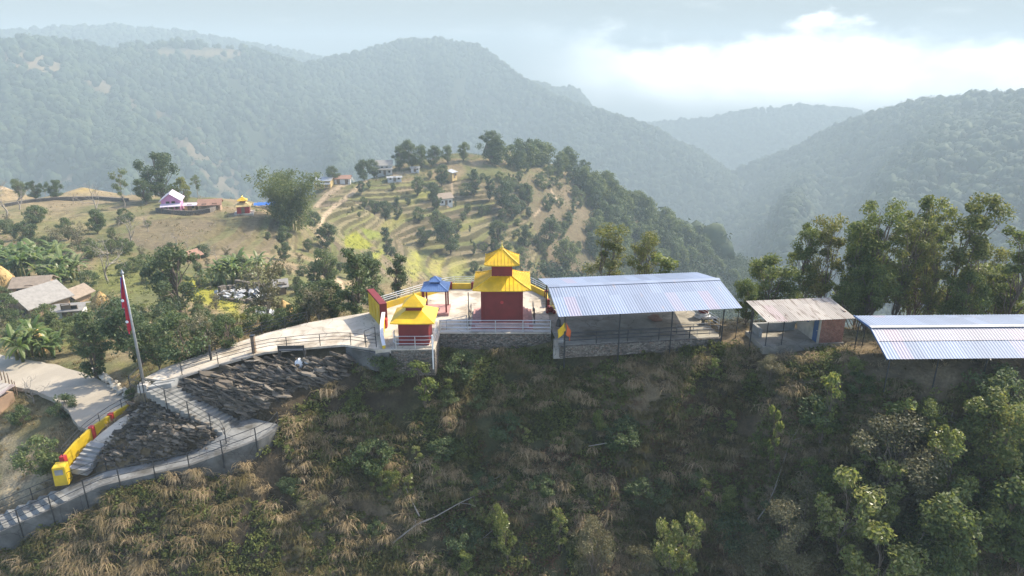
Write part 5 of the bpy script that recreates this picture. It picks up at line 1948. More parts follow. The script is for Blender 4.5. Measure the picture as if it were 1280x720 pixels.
# ------------------------------------------------------------------ village houses and farm things
def house(x, y, wpx, label, d=4.5, h=2.6, rise=1.3, wall='mud_wall', roof='thatch', rz=0, doors=1, windows=2, gable_x=True, over=.45, name='farm_house', veranda=None, at_p=None, upper=None):
    p = ground_mid(x, y) if at_p is None else np.array(at_p)
    _, _, dep = project(*p)
    w = wpx * dep / FPX
    o = thing(name, label, 'house', p, R(rz))
    W2, D2 = w / 2, d / 2
    mb = MB().box(-W2, W2, -D2, D2, -1.2, h)
    if gable_x:      # ridge runs along x
        mb.add([(-W2, -D2, h), (-W2, D2, h), (-W2, 0, h + rise - .05), (W2, -D2, h), (W2, D2, h), (W2, 0, h + rise - .05)], [(0, 2, 1), (3, 4, 5)])
        rA = [(-W2 - over, -D2 - over, h - rise * over / D2), (W2 + over, -D2 - over, h - rise * over / D2), (W2 + over, 0, h + rise), (-W2 - over, 0, h + rise)]
        rB = [(-W2 - over, D2 + over, h - rise * over / D2), (W2 + over, D2 + over, h - rise * over / D2), (W2 + over, 0, h + rise), (-W2 - over, 0, h + rise)]
    else:
        mb.add([(-W2, -D2, h), (W2, -D2, h), (0, -D2, h + rise - .05), (-W2, D2, h), (W2, D2, h), (0, D2, h + rise - .05)], [(0, 1, 2), (3, 5, 4)])
        rA = [(-W2 - over, -D2 - over, h - rise * over / W2), (-W2 - over, D2 + over, h - rise * over / W2), (0, D2 + over, h + rise), (0, -D2 - over, h + rise)]
        rB = [(W2 + over, -D2 - over, h - rise * over / W2), (W2 + over, D2 + over, h - rise * over / W2), (0, D2 + over, h + rise), (0, -D2 - over, h + rise)]
    mb.build('wall', M[wall], o)
    for q in (rA, rB):
        v = list(q) + [(a, b, c - .12) for a, b, c in q]
        MB().add(v, [(0, 1, 2, 3), (7, 6, 5, 4), (0, 4, 5, 1), (1, 5, 6, 2), (2, 6, 7, 3), (3, 7, 4, 0)]).build('roof', M[roof], o)
    for k in range(doors):
        x0 = -.45 + (k - (doors - 1) / 2) * w * .5
        dd = MB().box(x0, x0 + .9, -D2 - .05, -D2 - .003, 0, 1.85).build('door', M['wood'], o)
        MB().box(x0 - .1, x0 - .003, -D2 - .08, -D2 - .003, 0, 1.95).box(x0 + .903, x0 + 1, -D2 - .08, -D2 - .003, 0, 1.95).box(x0 - .1, x0 + 1, -D2 - .08, -D2 - .003, 1.953, 2.05).build('frame', M['wood'], dd)
    for k in range(windows):
        x0 = (-1 if k % 2 else 1) * w * (.3 if k < 2 else .15) - .35
        z0 = .9 if k < 2 else h * .62
        ww = MB().box(x0, x0 + .7, -D2 - .03, -D2 - .003, z0, z0 + .8).build('window', M['dark_glass'], o)
        MB().box(x0 - .09, x0 - .003, -D2 - .06, -D2 - .003, z0 - .08, z0 + .88).box(x0 + .703, x0 + .79, -D2 - .06, -D2 - .003, z0 - .08, z0 + .88).box(x0, x0 + .7, -D2 - .06, -D2 - .003, z0 + .803, z0 + .88).box(x0, x0 + .7, -D2 - .06, -D2 - .003, z0 - .08, z0 - .003).build('frame', M['wood'], ww)
    if veranda:
        vz = h * .72
        MB().add([(-W2 - .2, -D2 - 1.7, vz - .5), (W2 + .2, -D2 - 1.7, vz - .5), (W2 + .2, -D2 - .01, vz), (-W2 - .2, -D2 - .01, vz), (-W2 - .2, -D2 - 1.7, vz - .6), (W2 + .2, -D2 - 1.7, vz - .6), (W2 + .2, -D2 - .01, vz - .1), (-W2 - .2, -D2 - .01, vz - .1)],
                 [(0, 1, 2, 3), (7, 6, 5, 4), (0, 4, 5, 1), (1, 5, 6, 2), (2, 6, 7, 3), (3, 7, 4, 0)]).build('veranda_roof', M[veranda], o)
        for s in (-1, 0, 1):
            MB().box(s * (W2 - .05) - .06, s * (W2 - .05) + .06, -D2 - 1.6, -D2 - 1.48, -.6, vz - .58).build('post', M['wood'], o)
    return o


house(50, 392, 46, 'nearest village farmhouse with broad pale slate roof among banana plants', 5.2, 2.3, 1.5, 'mud_wall', 'slate_roof', -22, gable_x=False, over=.5)
house(46, 368, 38, 'farmhouse with brown tile roof behind the pale slate roofed one', 3.6, 2.0, .9, 'mud_wall', 'thatch', 14, over=.4)
house(96, 377, 22, 'low open cowshed with thatched tile roof right of the slate roofed farmhouse', 2.8, 1.5, .8, 'mud_wall', 'thatch', -12, windows=1, gable_x=False, over=.5)
house(90, 395, 28, 'small flat grey outhouse in front of the cowshed', 2.4, 1.3, .35, 'white_wall', 'slate_roof', 14, windows=1)
house(217, 263, 21, 'pink house with lilac roof by the tall dark tree', 5.5, 3.3, 1.6, 'pink_wall', 'lilac_wall', 18, windows=4, gable_x=False, over=.5, veranda='lilac_wall')
house(240, 263, 12, 'small ochre outhouse joined to the yard of the pink house', 3, 1.8, .3, 'ochre_wall', 'lilac_wall', 10, windows=1)
house(264, 262, 24, 'long low house with rusty red roof right of the pink house', 4.0, 1.8, 1.0, 'mud_wall', 'rust_roof', 16, doors=2)
house(238, 325, 15, 'little hut with rusty roof half hidden in the field trees', 3, 1.2, .7, 'mud_wall', 'rust_roof', -25, gable_x=False, windows=1)
house(406, 231, 21, 'tin roofed house with yellow end wall on the track', 5.5, 2.7, .9, 'ochre_wall', 'tin', -5, doors=2, veranda='tin')
house(429, 220, 19, 'white house with rusty tin roof beyond the yellow walled house', 5, 2.4, .9, 'white_wall', 'rust_roof', 8, doors=2)
house(481, 217, 19, 'two-storey slate roofed house on the crest among trees', 6, 4.2, 1.6, 'white_wall', 'slate_roof', 10, windows=4, doors=1, veranda='slate_roof')
house(493, 226, 17, 'roofless-looking low white house under the two-storey house', 3.5, 1.7, .3, 'white_wall', 'tin', 14, doors=1)
house(519, 214, 10, 'tiny white shed on the crest right of the two-storey house', 3, 1.7, .4, 'white_wall', 'tin', 5, windows=1, doors=1)
house(561, 222, 10, 'small house with bright tin roof at the end of the crest path', 6, 2.6, .8, 'ochre_wall', 'tin', 60, windows=1)
house(554, 253, 17, 'brown roofed house standing alone amid the terraces', 6.5, 3.0, 1.4, 'white_wall', 'thatch', 28, doors=1, over=.6)
house(352, 366, 11, 'small dark hut behind the ruined stone house', 2.4, 1.6, .6, 'wood', 'slate_roof', 20, windows=1)

# low stone wall of the pink house yard
gpt = lambda x, y: ground_mid(x, y)
wall_run('yard_wall', 'long low stone wall along the yard of the pink house', [gpt(196, 265), gpt(215, 268), gpt(240, 269), gpt(262, 266), gpt(276, 261)], 1.1, .5, M['stone'], 1.2)
wall_run('field_wall', 'dark field wall across the dry meadow at the far left', [gpt(6, 258), gpt(40, 253), gpt(75, 250), gpt(120, 249), gpt(160, 252)], .9, .7, M['stone'], 1.0)
# small distant shrine
p = ground_at(305, 267)
t = thing('pagoda_shrine', 'distant red shrine with two cream roofs in the dry field', 'shrine', p, R(16))
MB().box(-2.2, 2.4, -2.2, 2.2, -1.0, .3).build('plinth', M['pale_concrete'], t)
MB().box(-1.45, 1.45, -1.45, 1.45, .3, 2.2).build('wall', M['red'], t)
MB().box(-.4, .4, -1.49, -1.453, .3, 1.8).build('door', M['wood'], t)
roof_square(2.0, 2.1, .7, 2.9, .05, 1.1).build('lower_roof', M['ochre_wall'], t)
MB().box(-.62, .62, -.62, .62, 2.7, 3.5).build('upper_wall', M['maroon'], t)
roof_square(1.2, 3.4, .1, 4.2, .05, 1.1).build('upper_roof', M['yellow_roof'], t)
finial(4.1, .7).build('finial', M['gold'], t)
# blue tarpaulin shelter
p = ground_at(333, 262)
t = thing('tarpaulin_shelter', 'shelter under a blue tarpaulin beside the bamboo clump', 'shelter', p, R(14))
v, f = [], []
for j in range(5):
    for i in range(11):
        v.append((-3.2 + .64 * i, -1.8 + .9 * j, 1.7 + .5 * math.sin(j / 4 * 3.14) + .08 * math.sin(i * 2.1 + j)))
for j in range(4):
    for i in range(10):
        a = j * 11 + i
        f.append((a, a + 1, a + 12, a + 11))
MB().add(v, f).build('sheet', M['tarp'], t, True)
for sx in (-3, 0, 3):
    for sy in (-1.6, 1.6):
        MB().tube([(sx, sy, -.5), (sx, sy, 1.72)], .06, 6).build('post', M['wood'], t)
# ruined stone house: broken walls and fallen pale slabs
p = ground_at(305, 374)
t = thing('ruined_house', 'ruined stone house with pale fallen roof slabs behind the grey tree', 'ruin', p, R(-20))
rgs = np.random.default_rng(12)
mb = MB()
for x0, x1, y0, y1, hh in ((-3.4, 3.2, -2.2, -1.7, 1.2), (-3.4, -2.9, -1.7, 2.2, 1.8), (2.7, 3.2, -1.7, 2.2, 1.0), (-2.9, 2.7, 1.7, 2.2, 1.9)):
    k = 7
    for i in range(k):
        if x1 - x0 > y1 - y0:
            mb.box(x0 + (x1 - x0) * i / k, x0 + (x1 - x0) * (i + 1) / k - .003, y0, y1, -1, hh * (.5 + .6 * rgs.random()))
        else:
            mb.box(x0, x1, y0 + (y1 - y0) * i / k, y0 + (y1 - y0) * (i + 1) / k - .003, -1, hh * (.5 + .6 * rgs.random()))
mb.build('wall', M['stone'], t)
mb = MB()
for i in range(60):
    v, f = slab(rgs, np.array([rgs.normal() * 1.9, rgs.normal() * 1.5, .9 + .5 * rgs.random()]), .5 + .9 * rgs.random(), .4 + .5 * rgs.random(), .08, rgs.normal(size=3), (rgs.normal() * .35, rgs.normal() * .35, 1))
    mb.add(v, f)
mb.build('roof_slabs', M['tin'], t)
for (x, y, lab) in ((327, 392, 'pale upturned tin sheet right below the ruined house'), (341, 394, 'pale folded tin sheet left of the haystack'), (318, 383, 'long pale plank lying under the ruined house')):
    g = ground_at(x, y)
    o = MB().add([(-.7, -.5, .1), (.7, -.4, .15), (.6, .5, .7), (-.6, .5, .75), (-.7, -.5, .05), (.7, -.4, .1), (.6, .5, .65), (-.6, .5, .7)], [(0, 1, 2, 3), (7, 6, 5, 4), (0, 4, 5, 1), (1, 5, 6, 2), (2, 6, 7, 3), (3, 7, 4, 0)]).build('tin_sheet', M['tin'])
    o.location, o.rotation_euler = tuple(g), (0, 0, x)
    tag(o, lab, 'tin sheet')


def haystack(x, y, hpx, label, lean=0.0):
    p = ground_at(x, y)
    _, _, dep = project(*p)
    s = hpx * dep / FPX / .95
    t = thing('haystack', label, 'haystack', p, random.random() * 6)
    r = np.random.default_rng(int(x * 7 + y))
    n = 20
    prof = [(.30, -.1), (.36, .1), (.42, .3), (.38, .5), (.28, .7), (.14, .88), (.03, 1.0)]
    v, f = [], []
    for j, (q, z) in enumerate(prof):
        for k in range(n):
            a = 6.283 * k / n
            e = q * s * (1 + .1 * r.normal())
            v.append((e * math.cos(a) + lean * z * s, e * math.sin(a), z * s))
    for j in range(len(prof) - 1):
        for k in range(n):
            f.append((j * n + k, j * n + (k + 1) % n, (j + 1) * n + (k + 1) % n, (j + 1) * n + k))
    MB().add(v, f).build('straw', M['straw'], t, True)
    V = []
    for i in range(420):
        z = r.random()
        q = np.interp(z, [c[1] for c in prof], [c[0] for c in prof]) * s
        a = r.random() * 6.283
        c = np.array([q * math.cos(a) + lean * z * s, q * math.sin(a), z * s])
        d = np.array([math.cos(a) * .25, math.sin(a) * .25, -1]) + r.normal(size=3) * .25
        w = unit(np.cross(d, r.normal(size=3))) * .02 * s
        V += [c - w, c + w, c + d * .16 * s + w * .4, c + d * .16 * s - w * .4]
    link('loose_straw', np_mesh('loose_straw', np.array(V), np.arange(len(V)).reshape(-1, 4), M['straw']), t)
    MB().tube([(lean * .8 * s, 0, .8 * s), (lean * 1.1 * s, 0, 1.12 * s)], .03, 5).build('centre_pole', M['wood'], t)


haystack(5, 365, 34, 'big haystack at the far left edge of the village')
haystack(22, 368, 22, 'smaller haystack beside the big one left of the farmhouses')
haystack(126, 386, 22, 'conical haystack right of the cowshed', .1)
haystack(44, 440, 34, 'old brown haystack under the banana plants by the road')
haystack(357, 398, 24, 'brown haystack below the ruined house', .06)

# shed corner and stakes at the left edge below the road
g = ground_at(-6, 512)
t = thing('tin_shed', 'pale sheet-roofed shed corner at the left edge below the road', 'shed', g, R(-14))
corrugated((-2.2, -1.4, 1.3), (1.2, -1.4, 1.25), (1.2, 1.2, 1.75), (-2.2, 1.2, 1.8), .17, .016).build('roof', M['grey_sheet'], t, True)
MB().box(-2.0, 1.0, -1.2, 1.0, -.8, 1.22).build('wall', M['mud_wall'], t)
for i, (x, y) in enumerate(((3, 478), (8, 482), (13, 486), (18, 492), (2, 495), (22, 497))):
    g = ground_at(x, y)
    o = MB().tube([(0, 0, -.3), (.04, 0, .7), (.02, .03, 1.25 + .1 * (i % 3))], [.05, .045, .03], 6).build('fence_stake', M['wood'])
    o.location = tuple(g)
    tag(o, 'rough wooden stake of the broken fence below the road bend', 'stake', 'fence stakes below the road bend')

# ------------------------------------------------------------------ trees and plants one by one
# right ridge, behind the sheds (their feet are hidden by roofs: places are given in metres)
for kind, x, ytop, Y, wide, label, pk in (
    ('near_round', 962, 322, 53, 1.05, 'round yellow-green tree between hall roof and brick shed', 0),
    ('near', 1008, 283, 55, .85, 'thin tall tree just left of the paired bare-stemmed trees', 0),
    ('lean_tree', 1036, 276, 54, .95, 'tree with several bare stems and feathery top above the brick shed', 0),
    ('near', 1066, 284, 53, .75, 'slim dark tree right of the bare-stemmed tree', 1),
    ('near', 1097, 256, 52, 1.0, 'broad tall tree above the left end of the right hall', 2),
    ('near_olive', 1128, 268, 51, .95, 'dense olive tree right behind the low right hall', 0),
    ('near', 1155, 250, 53, .8, 'tall narrow tree with tufted tip behind the right hall', 1),
    ('rusty', 1196, 240, 51, 1.05, 'tallest tree with reddish brown leaf tips above the right hall', 0),
    ('near_olive', 1176, 300, 49.5, .9, 'lower olive tree under the reddish tallest tree', 1),
    ('near', 1274, 285, 49, 1.0, 'leafy tree cut by the right edge of the frame', 0),
    ('near_round', 1240, 335, 52, 1.0, 'low round tree filling the gap before the right edge', 1),
    ('near_round', 1090, 335, 50, .9, 'low bushy tree under the broad tall tree', 2),
    ('near_round', 1055, 355, 50, .8, 'low dark tree behind the ridge of the brick shed roof', 1),
    ('near_round', 1210, 345, 48, .8, 'low dark tree just behind the right hall roof', 0),
    ('near', 1080, 278, 58, .95, 'tree standing further back between the slim and the broad tall trees', 1),
    ('near', 1146, 282, 58, 1.0, 'tree filling the back of the stand behind the olive tree', 0),
    ('near_olive', 1226, 305, 56, .95, 'tree at the back right of the reddish tallest tree', 2),
    ('near_round', 935, 352, 50, .8, 'small shrubby tree at the right end of the hall roof', 2),
):
    p = at_depth(x, 380, Y)
    zb = h1(p[0], Y)
    top = at_depth(x, ytop, Y)[2]
    X = at_depth(x, (ytop + 390) / 2, Y)[0]
    plant(kind, (X, Y, zb), top - zb, label, pick=pk, wide=wide)
for kind, x, ytop, Y, wide, label in (('lean_tree', 757, 286, 58, 1.15, 'gaunt tree with dry purple lower leaves behind the hall roof'), ('near_olive', 800, 283, 58, .85, 'rounder olive tree with bare stem behind the hall roof'), ('sapling', 827, 314, 57, 1.3, 'small yellow-green tip showing behind the hall roof')):
    p = at_depth(x, 330, Y)
    zb = h1(p[0], Y)
    plant(kind, (p[0], Y, zb), at_depth(x, ytop, Y)[2] - zb, label, pick=1, wide=wide)

EACH = [  # kind, foot x, foot y, height in px, label
    ('mid_dark', 203, 250, 54, 'tall dark tree towering behind the pink house'), ('yellowish', 233, 254, 30, 'bushy yellow-green tree right behind the pink house'), ('sparse', 248, 247, 28, 'dark flat-topped tree right of the yellow-green tree'),
    ('mid', 183, 256, 30, 'round green tree left of the pink house'), ('sparse', 155, 260, 44, 'umbrella-shaped tree with bare lower trunk in the dry meadow'), ('bare', 122, 268, 44, 'grey bare tree beside the umbrella-shaped tree'),
    ('mid_dark', 45, 250, 22, 'small dark tree third along the far edge of the dry meadow'), ('mid', 27, 250, 24, 'bushy tree near the left end of the dry meadow edge'), ('mid_dark', 71, 249, 22, 'dark green tree at the middle of the dry meadow edge'),
    ('sparse', 57, 244, 18, 'little thin tree between two dark ones on the meadow edge'), ('bare', 8, 272, 52, 'big bare tree at the far left of the dry meadow'), ('bare', 24, 262, 36, 'bare tree behind the field wall at the far left'),
    ('mid_dark', 123, 292, 28, 'round dark bush-tree in front of the field wall'), ('mid_dark', 35, 306, 28, 'dark round bush left of the banana grove'), ('mid', 86, 300, 26, 'small leaning green tree in the upper left field'),
    ('scrub', 100, 314, 34, 'greyish scrubby tree above the banana plants'), ('bare', 165, 305, 46, 'tangled bare tree at the middle of the left fields'), ('bare', 135, 352, 62, 'tall grey leaning bare tree below the left fields'),
    ('scrub', 75, 314, 30, 'greyish scrubby bush next to the dark round bush'), ('bare', 185, 290, 26, 'small bare fruit tree near the field steps'), ('bare', 100, 345, 30, 'bare shrub right of the banana plants'),
    ('mid_dark', 215, 322, 18, 'small dark evergreen in the middle of the fields'), ('mid_dark', 226, 392, 78, 'wide spreading dark tree with short trunk in the yellow weeds'),
    ('mid_tall', 122, 474, 82, 'grey-green roadside tree casting its shadow on the road'), ('mid_dark', 176, 458, 72, 'dense dark tree just right of the flag'), ('mid_dark', 200, 462, 58, 'dark bushy tree right behind the flagpole steps'),
    ('bush_dark', 236, 452, 54, 'tall dark shrub behind the left end of the plaza rail'), ('scrub', 262, 446, 56, 'brown-green scrubby tree behind the plaza rail'), ('mid', 285, 440, 44, 'pale green shrub-tree behind the plaza rail'),
    ('scrub', 336, 402, 74, 'grey half-bare tree in front of the ruined house'), ('mid_dark', 356, 326, 22, 'small dark tree left of the dirt track'), ('mid_dark', 408, 312, 30, 'dark tree on the bend of the dirt track'), ('mid', 386, 315, 16, 'low bush beside the dirt track'),
    ('mid', 411, 360, 46, 'green tree below the dirt track bend'), ('mid_dark', 388, 400, 46, 'round dark tree behind the plaza bushes'), ('mid_dark', 416, 402, 50, 'dark tree left of the tall slender pair'), ('scrub', 402, 408, 50, 'scrubby brownish tree between the dark round trees'),
    ('mid_tall', 447, 398, 84, 'tall slender dark tree closest to the gate wall'), ('mid_tall', 466, 388, 70, 'slender dark tree right beside the gate wall'), ('mid', 440, 350, 26, 'green tree on the slope below the mustard field'), ('mid_tall', 499, 372, 52, 'dark tree behind the blue pavilion'),
    ('mid_dark', 462, 345, 30, 'dark round tree below the striped terraces'), ('bamboo', 364, 288, 78, 'great bamboo clump by the dirt track'), ('mid', 350, 262, 30, 'green tree behind the left of the bamboo clump'),
    ('mid_dark', 562, 318, 40, 'twin-crowned dark tree in the middle of the terraces'), ('mid_dark', 530, 306, 22, 'dark tree left of the twin-crowned terrace tree'), ('mid', 546, 290, 26, 'green tree above the twin-crowned terrace tree'), ('mid_tall', 484, 318, 32, 'dark tree at the edge of the mustard field'),
    ('mid_tall', 497, 274, 26, 'cone-shaped dark tree at the left of the terraces'), ('mid_dark', 482, 275, 22, 'dark round tree near the left terraces'), ('mid', 468, 268, 16, 'small tree under the track loop'), ('mid_dark', 452, 243, 14, 'small dark tree inside the loop of the track'),
    ('mid_dark', 541, 252, 22, 'dark tree above the lone brown roofed house'), ('mid', 522, 245, 22, 'green tree left of the lone brown roofed house'), ('mid', 552, 234, 24, 'green bushy tree below the end of the crest path'), ('mid_dark', 546, 262, 16, 'dark bush at the left wall of the lone brown roofed house'),
    ('mid_dark', 642, 274, 30, 'dark tree at the foot of the reddish slope'), ('mid_tall', 660, 258, 28, 'dark upright tree in the reddish slope'), ('mid_dark', 628, 262, 32, 'dark tree clump left of the reddish slope'), ('mid_tall', 612, 250, 28, 'upright dark tree above the right terraces'), ('mid_tall', 594, 244, 30, 'dark upright tree right of the crest path end'),
    ('mid_dark', 684, 310, 34, 'dark oval tree on the lower reddish slope'), ('mid_dark', 622, 306, 28, 'dark tree right of the lower terraces'), ('mid_dark', 655, 308, 26, 'dark tree left of the dark oval tree'), ('mid', 706, 342, 42, 'big pale green tree right of the shrine roof tip'), ('mid', 592, 343, 16, 'low bush left of the shrine upper roof'),
    ('mid', 662, 336, 10, 'tiny round bush just right of the shrine upper roof'), ('mid', 678, 337, 12, 'round bush left of the big pale green tree'), ('mid_dark', 455, 213, 24, 'dark tree left of the two-storey house'), ('mid_dark', 468, 208, 22, 'round dark tree behind the two-storey house'), ('mid_dark', 500, 212, 26, 'dark crest tree right of the two-storey house'),
    ('mid_dark', 514, 211, 32, 'tallest dark tree of the crest row'), ('mid', 527, 210, 26, 'crest tree right of the tallest dark one'), ('mid_dark', 541, 209, 24, 'crest tree before the bare crest patch'), ('mid', 560, 204, 20, 'low crest tree behind the bare crest patch'), ('mid', 580, 202, 22, 'crest tree at the right of the bare patch'),
    ('mid_dark', 614, 204, 36, 'very broad crest tree at the head of the forest slope'), ('mid_dark', 418, 216, 20, 'dark tree behind the tin roofed houses'), ('bare', 92, 255, 18, 'small bare tree in the dry meadow'), ('bare', 270, 325, 22, 'bare fruit tree by the little rusty hut'), ('bare', 222, 305, 22, 'lone bare fruit tree in the ploughed field'),
    ('bare', 42, 505, 40, 'leafless knotty sapling below the road'), ('bush', 55, 590, 44, 'leafy green bush below the yellow block'), ('bush_dark', 82, 520, 24, 'low brown-green bush at the lower road edge'), ('bush', 28, 530, 22, 'small bush on the dry bank left of the yellow wall'),
    ('yellowish', 300, 420, 30, 'pale yellow-green shrub left of the grey half-bare tree'), ('bush', 320, 415, 30, 'green bush below the tin sheets'), ('bush', 366, 408, 26, 'white-leaved bush beside the haystack at the plaza back'), ('scrub', 387, 405, 30, 'brown bush at the corner of the plaza back rail'),
    ('bush_dark', 150, 420, 40, 'dark bush left of the flag'), ('mid', 100, 440, 36, 'green shrub-tree between road and farmhouses'), ('mid', 75, 430, 30, 'low shrub right of the old brown haystack'), ('scrub', 135, 412, 40, 'grey-green tree right of the conical haystack'),
    ('mid', 12, 405, 36, 'bright green tree below the big haystack'), ('bush', 60, 405, 24, 'grey-green bush before the slate roofed farmhouse'), ('mid_dark', 300, 352, 30, 'dark green tree left of the grey half-bare tree top'), ('mid_dark', 350, 348, 16, 'little dark evergreen right of the ruined house'),
    ('mid', 395, 360, 26, 'green tree above the round dark plaza trees'), ('bush', 165, 500, 14, 'small weed bush on the grass below the flagpole'),
]
for k, x, y, hp_, lab in EACH:
    plant_px(k, x, y, hp_, lab)
for x, y, hp_, lab in ((12, 345, 48, 'large banana plant at the far left edge'), (30, 350, 44, 'second banana plant from the left edge'), (52, 346, 46, 'banana plant behind the brown tile roof'), (82, 348, 42, 'banana plant with broad leaves above the cowshed'), (72, 358, 34, 'low banana plant next to the brown tile roof'), (68, 350, 38, 'banana plant squeezed between the grove and the cowshed'),
                       (298, 352, 44, 'big banana plant above the ruined house'), (318, 348, 36, 'banana plant at the right of the big banana plant'), (282, 356, 34, 'banana plant left above the ruined house'), (42, 448, 50, 'tall ragged banana plant over the old haystack'), (64, 446, 36, 'banana plant by the road right of the old haystack'), (212, 440, 30, 'banana plant in the thicket behind the flagpole')):
    plant_px('banana', x, y, hp_, lab)
for x, y, hp_ in ((20, 300, 18), (8, 292, 16), (50, 318, 20), (64, 330, 18), (115, 322, 22), (140, 318, 18), (112, 360, 20), (150, 395, 22), (165, 405, 24), (205, 408, 26), (250, 405, 24), (270, 388, 20), (262, 420, 30), (222, 425, 34), (120, 432, 22), (95, 418, 22), (20, 425, 20), (5, 420, 26), (340, 415, 18), (352, 404, 18), (378, 345, 12), (392, 338, 10), (372, 360, 14), (362, 345, 12), (375, 330, 14),
                  (335, 300, 10), (300, 330, 12), (260, 335, 12), (250, 322, 10), (200, 330, 14), (180, 335, 16), (192, 352, 16), (178, 322, 14), (140, 300, 14), (150, 282, 12)):
    plant_px(random.choice(('bush', 'bush_dark', 'scrub', 'mid')), x, y, hp_, 'leafy bush growing among the left fields between village and plaza', 'bushes among the left fields')
for x, y, hp_ in ((195, 315, 16), (210, 312, 14), (235, 312, 16), (250, 306, 14), (205, 300, 12), (262, 312, 14), (285, 322, 16), (175, 312, 18)):
    plant_px('bare', x, y, hp_, 'low bare fruit tree in the ploughed field left of centre', 'bare fruit trees in the ploughed field')
rt = np.random.default_rng(79)
n = 0
while n < 70:
    x, y = rt.uniform(0, 425), rt.uniform(272, 425)
    p = ground_mid(x, y)
    if p[1] < 62 or in_poly(np.array([x]), np.array([y]), [(15, 345), (118, 345), (118, 398), (15, 398)])[0] or (280 < x < 345 and 355 < y < 395) or (190 < x < 350 and y < 310):
        continue
    plant_px(('bush', 'scrub', 'bush_dark', 'mid', 'bush')[n % 5], x, y, rt.uniform(7, 19), 'leafy bush growing among the left fields between village and plaza', 'bushes among the left fields')
    n += 1
rt = np.random.default_rng(77)
TER = [(425, 340), (430, 235), (520, 220), (600, 212), (650, 230), (690, 330), (600, 345), (480, 350)]
n = 0
while n < 64:
    x, y = rt.uniform(420, 690), rt.uniform(215, 345)
    if not in_poly(np.array([x]), np.array([y]), TER)[0] or (430 < x < 480 and 280 < y < 330) or (500 < x < 590 and 310 < y < 350):
        continue
    plant_px(('mid', 'mid_dark', 'mid_tall', 'bush')[n % 4], x, y, rt.uniform(6, 15), 'small tree dotted on the terraced hillside beyond the shrines', 'small trees on the terraced hillside')
    n += 1
FS = [(590, 204), (640, 200), (700, 206), (740, 222), (790, 250), (840, 280), (900, 312), (930, 326), (900, 334), (800, 336), (735, 326), (745, 262), (705, 220), (640, 212)]
n = 0
while n < 165:
    x, y = rt.uniform(590, 935), rt.uniform(198, 338)
    if not in_poly(np.array([x]), np.array([y]), FS)[0]:
        continue
    plant_px(('hill', 'hill_dark', 'hill')[n % 3], x, y, rt.uniform(16, 31) * (1 - .25 * (x - 640) / 300), 'bushy tree of the wooded hillside descending right of the reddish slope', 'trees of the wooded hillside right of the terraces')
    n += 1
n = 0
while n < 46:
    x, y = rt.uniform(640, 745), rt.uniform(205, 330)
    if in_poly(np.array([x]), np.array([y]), [(640, 205), (700, 212), (745, 258), (735, 320), (672, 325), (650, 262)])[0]:
        plant_px(('hill_dark', 'mid', 'bush')[n % 3], x, y, rt.uniform(6, 15), 'small tree scattered over the reddish dry slope', 'small trees on the reddish slope')
        n += 1

# the foreground slope
for kind, x, y, hpx, lab, w in (
    ('sapling', 531, 512, 62, 'leafy yellow-green sapling below the small shrine', 1.35), ('sapling', 560, 500, 30, 'low leafy shoot right of the sapling below the small shrine', 1.2), ('sapling', 1024, 566, 106, 'tall thin sapling with pale leaves below the brick shed', .75), ('sapling', 912, 545, 32, 'pale-leaved shoot in the dry grass below the hall corner', 1.3),
    ('sapling', 893, 478, 30, 'small leafy shrub just under the right end of the hall', 1.5), ('sapling', 962, 600, 96, 'gaunt thin sapling left of the tall thin one', .45), ('sapling', 1116, 574, 80, 'yellow-green leafy tree below the left post of the right hall', 1.3), ('slope_grey', 1104, 665, 142, 'large grey fine-leaved tree on the right slope', 1.1),
    ('slope_tree', 1048, 690, 124, 'yellow-green tree left of the large grey one', .85), ('slope_tree', 1092, 752, 120, 'leafy tree at the bottom below the large grey one', 1.05), ('slope_tree', 1010, 640, 70, 'small pale-leaved tree on the slope right of the dry brush', .9), ('slope_grey', 985, 730, 118, 'grey-brown bush tree near the bottom right of centre', .9), ('slope_grey', 948, 765, 92, 'grey-brown bush at the bottom edge right of centre', 1.0),
    ('slope_tree', 1170, 640, 110, 'bright-leaved tree right of the large grey one', .9), ('slope_dark', 1222, 600, 108, 'dark leafy tree on the right slope below the hall floor', 1.0), ('slope_tree', 1262, 600, 112, 'tall bright-leaved tree at the upper right slope edge', .95), ('slope_dark', 1190, 722, 128, 'dense dark green tree at the bottom right', 1.05), ('slope_dark', 1258, 712, 130, 'dense green tree in the bottom right corner', 1.05), ('slope_tree', 1212, 560, 66, 'white-glinting leafy shrub just below the right hall', 1.1),
    ('slope_dark', 1140, 760, 100, 'dark tree between the two bottom right trees', 1.0), ('slope_tree', 848, 748, 118, 'bright yellow-green bush at the bottom edge', .62), ('slope_grey', 742, 745, 98, 'pale dry shrub at the bottom edge left of the bright bush', .85), ('slope_grey', 795, 760, 78, 'low pale dry shrub between the bright bush and its neighbour', .9), ('slope_tree', 630, 700, 66, 'yellow-leaved shrub with fallen branches beside it', .75), ('sapling', 582, 735, 56, 'thin yellow-green shoot at the bottom left of centre', .9),
    ('sapling', 698, 690, 62, 'dark leafy shoot on the mid slope', .9), ('sapling', 880, 640, 44, 'pale-leaved shoot at the middle of the lower slope', 1.0), ('slope_dark', 1150, 560, 60, 'dark bush under the front posts of the right hall', .9), ('slope_grey', 1062, 745, 80, 'small grey bush low on the right slope', .9), ('sapling', 1075, 610, 60, 'yellowish young tree above the large grey one', 1.1), ('sapling', 938, 490, 26, 'small pale shrub in the dry grass right of the hall', 1.3)):
    plant_px(kind, x, y, hpx, lab, wide=w)


